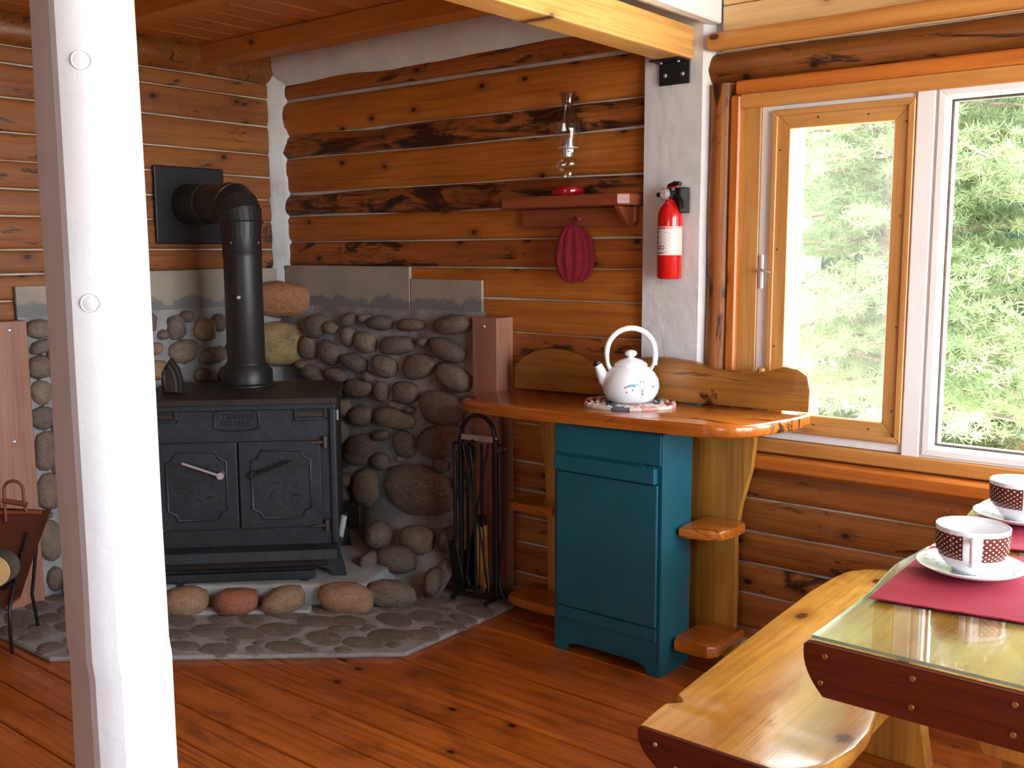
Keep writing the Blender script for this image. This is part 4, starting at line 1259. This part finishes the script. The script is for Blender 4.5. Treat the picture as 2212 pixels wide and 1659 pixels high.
bm = bmesh.new(); add_tube(bm, [(-.0, -.008, .312), (.046, -.008, .313)], .004, 6); obj('safety_pin', bm, M['red'], FE, True)
tube('carry_lever', [(.015, 0, .286), (.045, 0, .280), (.064, 0, .262), (.068, 0, .238)], [.008, .007, .006, .006], M['black'], FE, 8)
box('wall_bracket', (.012, .046), (.005, .050), (.225, .312), M['black'], FE, .004)

# ================================================================== TABLE, BENCH
def lerp_tab(tab, y):
    for (ya, xa), (yb_, xb) in zip(tab, tab[1:]):
        if ya <= y <= yb_: return xa + (xb - xa) * (y - ya) / (yb_ - ya)
    return tab[0][1] if y < tab[0][0] else tab[-1][1]
def slab_bm(tabL, tabR, y0, y1, zt, th, n, inset=.035, wob=.004, seed=0, capf=True):
    bm = bmesh.new(); rows = []
    for i in range(n + 1):
        y = y0 + (y1 - y0) * i / n
        l, r = lerp_tab(tabL, y), lerp_tab(tabR, y)
        w = noise.noise((y * 5, seed, 0)) * wob
        l += w; r += noise.noise((y * 5, seed, 5)) * wob
        sd = [(inset * (max(0, q - 1) / 6) ** 2.0, zt - .005 - (th - .005) * q / 7) for q in range(8)]
        row = [(l + .012, zt), (l + .003, zt - .0015)] + [(l + a, z) for a, z in sd] + [(r - a, z) for a, z in sd[::-1]] + [(r - .003, zt - .0015), (r - .012, zt)]
        rows.append([bm.verts.new((a, y, b)) for a, b in row])
    for A, B in zip(rows, rows[1:]):
        for k in range(20):
            j = (k + 1) % 20
            bm.faces.new((A[k], A[j], B[j], B[k]))
    if capf: bm.faces.new(rows[0]); bm.faces.new(rows[-1][::-1])
    return bm
TL = [(-1.62, 3.366), (-1.489, 3.363), (-1.334, 3.362), (-1.115, 3.344), (-.983, 3.355), (-.882, 3.368), (-.695, 3.358), (-.48, 3.345), (-.345, 3.362), (-.25, 3.40), (-.18, 3.47)]
TR = [(-1.62, 4.24), (-1.2, 4.26), (-.7, 4.25), (-.35, 4.26), (-.25, 4.21), (-.18, 4.12)]
TB = thing('dining_table', 'thick golden half log table with a glass sheet on top', 'table', (0, 0, 0))
obj('top_slab', slab_bm(TL, TR, -1.612, -.18, .757, .088, 60), M['table'], TB, 28)
eb_ = obj('end_board', slab_bm(TL, TR, -1.624, -1.612, .757, .088, 1, wob=0), M['endgrain'], TB)
eb_['label'] = 'dark red stained sawn end with round plugs'
for px in (3.402, 3.542, 3.688, 3.83, 3.97, 4.11):
    for pz in (.739, .692):
        lathe('plug', [(0, .0012), (.0045, .001), (.005, 0)], M['brass'], eb_, 10).matrix_local = Matrix.Translation((px - (.006 if pz < .7 and px < 3.45 else 0), -1.624, pz)) @ Matrix.Rotation(R(90), 4, 'X')
gb = bmesh.new()
add_prism(gb, [(3.372, -1.606)] + [(x + .012, y) for y, x in TL[1:]] + [(x - .01, y) for y, x in TR[::-1][:-1]] + [(4.225, -1.606)], .7575, .7635, 'z')
bmesh.ops.triangulate(gb, faces=[f for f in gb.faces if len(f.verts) > 4])
for f in gb.faces: f.material_index = 0 if abs(f.normal.z) > .5 else 1
gl_ = bpy.data.meshes.new('glass_sheet'); bmesh.ops.recalc_face_normals(gb, faces=gb.faces)
for f in gb.faces: f.material_index = 0 if abs(f.normal.z) > .5 else 1
gb.to_mesh(gl_); gb.free(); gl_.materials.append(M['tableglass']); gl_.materials.append(M['glassedge'])
go = bpy.data.objects.new('glass_sheet', gl_); COL.objects.link(go); go.parent = TB
for yy in (-1.22, -.52):
    bm = bmesh.new(); add_tube(bm, [(3.66, yy, 0), (3.66, yy, .67)], [.075, .062], 14); obj('leg', bm, M['upright'], TB, True)
    bm = bmesh.new(); add_tube(bm, [(4.0, yy, 0), (4.0, yy, .67)], [.075, .062], 14); obj('leg', bm, M['upright'], TB, True)
    prism('brace_board', [(3.44, .668), (4.18, .668), (4.18, .60), (4.09, .585), (3.73, .50), (3.58, .50), (3.55, .585), (3.50, .605), (3.44, .60)], yy - .10, yy - .066, 'y', M['upright'], TB, .004, 1)
box('stretcher', (3.80, 3.86), (-1.2, -.54), (.18, .27), M['upright'], TB, .006)

BL = [(-1.516, 2.984), (-1.43, 2.974), (-1.385, 2.972), (-1.37, 2.998), (-1.352, 2.996), (-1.34, 2.970), (-1.2, 2.962), (-1.099, 2.956), (-.845, 2.944), (-.518, 2.932), (-.359, 2.938), (-.28, 2.95), (-.225, 2.985), (-.19, 3.05)]
BR = [(-1.516, 3.275), (-1.47, 3.315), (-1.427, 3.342), (-1.334, 3.360), (-1.249, 3.358), (-1.141, 3.335), (-.9, 3.315), (-.5, 3.29), (-.28, 3.265), (-.225, 3.23), (-.19, 3.16)]
BN = thing('bench', 'golden half log bench with a notched live edge beside the table', 'bench', (0, 0, 0))
obj('seat_slab', slab_bm(BL, BR, -1.508, -.19, .45, .078, 90, .05, .003, 4), M['bench'], BN, 35)
e2 = obj('end_face', slab_bm(BL, BR, -1.518, -1.508, .45, .078, 1, .05, 0), M['endgrain'], BN)
e2['label'] = 'dark red stained sawn end'
for px, pz in ((3.025, .424), (3.072, .388)):
    lathe('screw', [(0, .003), (.004, .0025), (.005, 0)], M['steel'], e2, 8).matrix_local = Matrix.Translation((px, -1.518, pz)) @ Matrix.Rotation(R(90), 4, 'X')
for yy in (-1.22, -.45):
    prism('leg', [(3.02, 0), (3.26, 0), (3.24, .10), (3.215, .2), (3.24, .374), (3.03, .374), (3.055, .2), (3.035, .10)], yy - .03, yy + .03, 'y', M['upright'], BN, .006, 2)
box('stretcher', (3.11, 3.17), (-1.19, -.48), (.15, .22), M['upright'], BN, .005)

# ---- place settings
def placemat(pts, label):
    bm = bmesh.new()
    A, B, Cc, D = [Vector((p[0], p[1], 0)) for p in pts]
    nu, nv = 30, 24
    def f(u, v):
        p = A * (1 - u) * (1 - v) + D * u * (1 - v) + Cc * u * v + B * (1 - u) * v
        e = min(u, 1 - u, v, 1 - v)
        ru = max(0, 1 - u / .2)
        return Vector((p.x, p.y, .7668 + .004 * ru * max(0, math.sin(v * 38)) * (1 if .35 < v < .9 else .2) * min(1, e * 30)))
    g = grid(bm, nu, nv, f)
    rim = [g[i][0] for i in range(nu + 1)] + [g[nu][j] for j in range(1, nv + 1)] + [g[i][nv] for i in range(nu - 1, -1, -1)] + [g[0][j] for j in range(nv - 1, 0, -1)]
    low = [bm.verts.new((v.co.x, v.co.y, .7640)) for v in rim]
    for i in range(len(rim)):
        j = (i + 1) % len(rim)
        bm.faces.new((rim[i], rim[j], low[j], low[i]))
    bm.faces.new(low)
    o = obj('placemat', bm, M['burg'], None, 40)
    return tag(o, label, 'placemat', 'burgundy placemats on the table')
placemat([(3.385, -1.372), (3.378, -.965), (3.87, -.885), (3.87, -1.298)], 'burgundy placemat at the near end of the table')
placemat([(3.388, -.902), (3.388, -.478), (3.87, -.405), (3.87, -.828)], 'burgundy placemat farther along the table near the window')

def dots_mat():
    k = N('brown_dotted_band')
    uv = k.n('ShaderNodeUVMap')
    mp = k.n('ShaderNodeMapping'); mp.inputs['Scale'].default_value = (20, 7, 1); mp.inputs['Rotation'].default_value = (0, 0, 0)
    k.l(uv.outputs[0], mp.inputs['Vector'])
    m2 = k.n('ShaderNodeMapping'); m2.inputs['Rotation'].default_value = (0, 0, R(45)); k.l(mp.outputs[0], m2.inputs['Vector'])
    vo = k.n('ShaderNodeTexVoronoi', Scale=1.0); vo.inputs['Randomness'].default_value = 0.0
    k.l(m2.outputs[0], vo.inputs['Vector'])
    col = k.mix(k.rng(vo.outputs['Distance'], .17, .24, 1, 0), lin((92, 46, 34)), lin((236, 228, 220)))
    k.l(col, k.b.inputs['Base Color']); k.b.inputs['Roughness'].default_value = .15
    return k.m
DOT = dots_mat()
spr = plain('leaf_print', (70, 70, 66), .3)
def saucer_cup(loc, rz, lab_s, lab_c):
    sa = thing('saucer', lab_s, 'saucer', loc, rz, 'saucers on the placemats')
    lathe('dish', [(0, .004), (.034, .004), (.036, .0), (.042, .0), (.060, .006), (.085, .014), (.100, .022), (.1005, .0235), (.098, .024), (.080, .0175), (.055, .010), (.040, .0075), (0, .0075)], M['china'], sa, 48)
    bm = bmesh.new()
    for a0, n in ((-1.9, 7), (-.5, 9), (.9, 6)):
        for i in range(n):
            a = a0 + i * .085; r = .072 + .014 * math.sin(i * 1.7)
            zz = .0085 + (r - .055) * .30 + .006
            c_ = Vector((math.cos(a) * r, math.sin(a) * r, zz)); t = Vector((-math.sin(a + i), math.cos(a + i), .0)) * .006; q = Vector((math.cos(a + i), math.sin(a + i), .0)) * .0018
            bm.faces.new([bm.verts.new(c_ + t), bm.verts.new(c_ + q), bm.verts.new(c_ - t), bm.verts.new(c_ - q)])
    obj('leaf_print', bm, spr, sa)
    cu = thing('cup', lab_c, 'cup', (loc[0], loc[1], loc[2] + .0078), rz, 'cups on the saucers')
    P = [(0, .006), (.026, .006), (.028, .0), (.034, .0), (.036, .006), (.050, .014), (.061, .030), (.066, .050), (.0675, .078), (.068, .090), (.0665, .0915), (.065, .090), (.0645, .078), (.063, .050), (.058, .031), (.047, .017), (.030, .010), (0, .009)]
    lathe('bowl', P, M['china'], cu, 48)
    def band(a0, a1):
        bm = bmesh.new(); uvl = bm.loops.layers.uv.new('UVMap'); n = 28
        zr = [(.034, .0625), (.042, .0650), (.050, .0667), (.060, .0674), (.070, .0679), (.0825, .0683)]
        g = [[bm.verts.new((math.cos(a0 + (a1 - a0) * i / n) * r, math.sin(a0 + (a1 - a0) * i / n) * r, z)) for z, r in zr] for i in range(n + 1)]
        for i in range(n):
            for j in range(5):
                f = bm.faces.new((g[i][j], g[i + 1][j], g[i + 1][j + 1], g[i][j + 1]))
                for lp, (ii, jj) in zip(f.loops, ((i, j), (i + 1, j), (i + 1, j + 1), (i, j + 1))):
                    lp[uvl].uv = ((a1 - a0) / 2.8 * ii / n, jj / 5)
        return obj('dotted_band', bm, DOT, cu, True)
    band(R(15), R(172)); band(R(188), R(345))
    tube('handle', [(.066, 0, .076), (.080, 0, .080), (.092, 0, .072), (.096, 0, .056), (.090, 0, .040), (.076, 0, .030), (.058, 0, .026)], [.007, .0065, .0062, .006, .006, .006, .006], M['china'], cu, 12)
saucer_cup((3.497, -1.128, .7695), R(-75), 'white saucer with leaf print on the near placemat', 'white cup with brown dotted band on the near placemat')
saucer_cup((3.482, -.655, .7695), R(-60), 'white saucer on the farther placemat at the picture edge', 'white cup with brown dotted band, farther one by the window')

# ================================================================== OUTSIDE
ground = box('ground', (-26, 22), (.4, 40), (-2.2, -1.9), plain('dry_grass', (222, 214, 190), .95, var=.25, scale=1.5, bump=.6, bscale=6), None, 0)
struct(ground, 'sunlit pale grass outside the windows')
ground2 = box('ground_side', (6.5, 30), (-20, .4), (-2.2, -1.9), bpy.data.materials['dry_grass'], None, 0)
struct(ground2, 'sunlit grass beyond the right hand windows')

def foliage_mat(name, c1, c2):
    k = N(name)
    oi = k.coords((1, 1, 1))
    nz = k.noise(oi, 1.3, 3, .6)
    col = k.mix(k.rng(nz, .35, .65, 0, 1), lin(c1), lin(c2))
    k.t.nodes.remove(k.b)
    d = k.n('ShaderNodeBsdfDiffuse'); t = k.n('ShaderNodeBsdfTranslucent')
    k.l(col, d.inputs[0]); k.l(col, t.inputs[0])
    mx = k.n('ShaderNodeMixShader'); mx.inputs[0].default_value = .35
    k.l(d.outputs[0], mx.inputs[1]); k.l(t.outputs[0], mx.inputs[2])
    k.l(mx.outputs[0], k.out.inputs['Surface'])
    return k.m
FOL = [foliage_mat('pine_needles', (92, 112, 82), (120, 138, 102)), foliage_mat('yellow_green_needles', (110, 128, 92), (138, 150, 112)), foliage_mat('blue_green_needles', (80, 104, 86), (104, 128, 106))]
TRUNK = [plain('grey_brown_bark', (112, 98, 86), .9, var=.3, scale=3, bump=.6, bscale=12), plain('pale_bark', (206, 198, 186), .85, var=.2, scale=4)]

def pine(label, x, y, h, spread, seed, fol=0, trunk=0, zlo=-1.9, first=.12, dens=1.0, tuft=.22):
    rs = random.Random(seed)
    t = thing('pine_tree', label, 'tree', (x, y, zlo), 0, 'pine trees outside the window')
    bm = bmesh.new()
    add_tube(bm, [(rs.uniform(-.03, .03) * i, rs.uniform(-.03, .03) * i, h * i / 6) for i in range(7)], [.17 * spread / 1.8 * (1 - i / 6.6) + .02 for i in range(7)], 9)
    obj('trunk', bm, TRUNK[trunk], t, True)
    V, F = [], []
    bb = bmesh.new()
    nb = int(46 * dens)
    for i in range(nb):
        f = first + (1 - first) * (i / nb)
        z = h * f
        L_ = spread * (1 - f) ** .7 * rs.uniform(.75, 1.1) + .25
        a = i * 2.399 + rs.uniform(-.4, .4)
        rise = rs.uniform(-.05, .22)
        d = Vector((math.cos(a), math.sin(a), 0))
        pts = [d * (L_ * s) + Vector((0, 0, z + rise * L_ * s - .18 * L_ * s * s)) for s in (0, .35, .7, 1)]
        add_tube(bb, pts, [.03, .02, .013, .006], 4)
        side = Vector((-d.y, d.x, 0))
        nt = max(8, int(L_ * (30 if dens < 2 else 52) * min(dens, 1.7)))
        for j in range(nt):
            s = .18 + .82 * (j + rs.random()) / nt
            w = (.10 + .5 * L_ * .5 * (1 - abs(s - .55))) * rs.uniform(-1, 1)
            c_ = d * (L_ * s) + side * w + Vector((0, 0, z + rise * L_ * s - .18 * L_ * s * s + rs.uniform(-.05, .10)))
            for q in range(20):
                dr = Vector((rs.gauss(0, 1), rs.gauss(0, 1), rs.gauss(.25, .7)))
                if dr.length < .1: continue
                dr.normalize()
                ln = tuft * .8 * rs.uniform(.6, 1.15)
                sd = dr.cross(Vector((rs.uniform(-1, 1), rs.uniform(-1, 1), rs.uniform(-1, 1))))
                if sd.length < .05: continue
                sd = sd.normalized() * ln * .05
                k = len(V)
                V += [c_ - dr * ln * .1, c_ + dr * ln * .55 + sd, c_ + dr * ln, c_ + dr * ln * .55 - sd]
                F.append((k, k + 1, k + 2, k + 3))
    obj('branches', bb, TRUNK[0], t)
    o = obj('needles', ([tuple(v) for v in V], [], F), FOL[fol], t)
    o['kind'] = 'stuff'
    return t
pine('broad pine filling the left of the large window', 1.55, 4.6, 6.6, 2.0, 3, 1, 0, first=.32, dens=2.6, tuft=.10)
pine('bluish pine behind the broad one in the large window', 2.7, 7.6, 8.2, 2.6, 5, 2, 0, first=.24, dens=2.0, tuft=.16)
pine('slim pine with a pale trunk seen through the screened casement', .15, 6.2, 8.5, 1.5, 8, 1, 1, first=.42, dens=.8)
pine('yellowish pine low behind the casement screen', -1.1, 7.4, 4.6, 1.7, 9, 1, 0, first=.22, dens=1.0)
pine('tall pine at the far left of the casement view', -2.6, 9.5, 9.5, 2.4, 12, 0, 1, first=.25, dens=1.0, tuft=.28)
pine('dark pine deep behind the casement view', -.6, 11.5, 10.0, 2.6, 14, 2, 0, first=.2, dens=1.1, tuft=.30)
pine('far pine behind the shed roof', 2.2, 13.0, 10.5, 3.0, 17, 0, 0, first=.2, dens=1.1, tuft=.32)
pine('far pine right of the shed roof', 5.4, 11.0, 9.0, 2.7, 19, 2, 0, first=.2, dens=1.1, tuft=.30)

for i, (tx, ty, th) in enumerate(((-5.5, 15, 11), (-3.2, 16.5, 12), (-.6, 17, 12), (2.0, 18, 12.5), (4.8, 17, 12), (-1.8, 13.5, 9), (.9, 9.6, 6.0))):
    pine(['pine at the left end of the distant tree line', 'second pine of the distant tree line', 'third pine of the distant tree line', 'fourth pine of the distant tree line', 'pine at the right end of the distant tree line', 'middling pine in front of the distant tree line', 'young pine left of the shed'][i], tx, ty, th, 3.0 if i < 6 else 1.9, 30 + i, [0, 2, 0, 2, 0, 1, 1][i], 0, first=.16, dens=1.2, tuft=.42 if i < 6 else .26)

# shed with a ribbed metal roof lower down the slope
SH = thing('shed', 'brown shed with a pale ribbed metal roof below the window', 'shed', (1.12, 9.0, -.56), math.atan2(-.83, .56))
# local x runs along the eave, local y up the roof (to the right of the view)
pm = plain('pale_metal_roof', (206, 212, 216), .45, .2, var=.06, scale=2)
sl_ = R(24)
bm = bmesh.new()
Mr = Matrix.Rotation(sl_, 4, 'X')
add_box(bm, (0, 3.2), (0, 3.0), (-.02, .0), 0, 1, Mr)
obj('roof_sheet', bm, pm, SH)
for i in range(17):
    bm = bmesh.new(); add_box(bm, (.0 + i * .2 - .012, i * .2 + .012), (0, 3.0), (0, .022), .004, 1, Mr); obj('roof_rib', bm, pm, SH)
fm = plain('rust_brown_fascia', (142, 96, 68), .8, var=.25)
box('fascia', (0, 3.2), (.02, .05), (-.16, -.02), fm, SH, 0)
box('wall', (.15, 3.05), (.25, .30), (-1.35, -.02), fm, SH, 0)
bm = bmesh.new(); add_prism(bm, [(.25, -1.35), (2.7, -1.35), (2.7, 1.15), (.25, .08)], .15, .20, 'x'); obj('wall', bm, fm, SH)
# leafy sprig in front of the shed eave
BU = thing('leafy_bush', 'pale leafy bush in front of the shed eave', 'bush', (1.75, 6.6, -1.9))
rs = random.Random(4)
V, F = [], []
bb = bmesh.new()
for i in range(26):
    a = rs.uniform(0, 6.28); l = rs.uniform(.4, .85)
    top = Vector((math.cos(a) * l * .6, math.sin(a) * l * .6, rs.uniform(.35, 1.0)))
    add_tube(bb, [(0, 0, 0), top * .6 + Vector((0, 0, .1)), top], [.012, .008, .003], 4)
    for q in range(16):
        c_ = top * rs.uniform(.5, 1.05) + Vector((rs.uniform(-.12, .12), rs.uniform(-.12, .12), rs.uniform(-.08, .12)))
        d = Vector((rs.gauss(0, 1), rs.gauss(0, 1), rs.gauss(0, .6))).normalized() * .06
        s = d.cross(Vector((rs.random(), rs.random(), rs.random()))).normalized() * .026
        k = len(V); V += [c_ - d, c_ + s, c_ + d, c_ - s]; F.append((k, k + 1, k + 2, k + 3))
obj('stems', bb, TRUNK[0], BU)
obj('leaves', ([tuple(v) for v in V], [], F), FOL[1], BU)['kind'] = 'stuff'

# daylight portals in the glazed openings (they only guide sampling of the sky)
def portal(loc, rot, sx, sy):
    l = bpy.data.lights.new('window_portal', 'AREA'); l.shape = 'RECTANGLE'; l.size = sx; l.size_y = sy
    l.cycles.is_portal = True
    o = bpy.data.objects.new('window_portal', l); COL.objects.link(o); o.location = loc; o.rotation_euler = rot
portal((3.68, .15, 1.32), (R(-90), 0, 0), 2.5, 1.15)
portal((RX + .15, -1.35, 1.40), (0, R(90), 0), 1.9, 2.3)
portal((4.1, RY - .16, 1.5), (R(90), 0, 0), .8, 1.0)
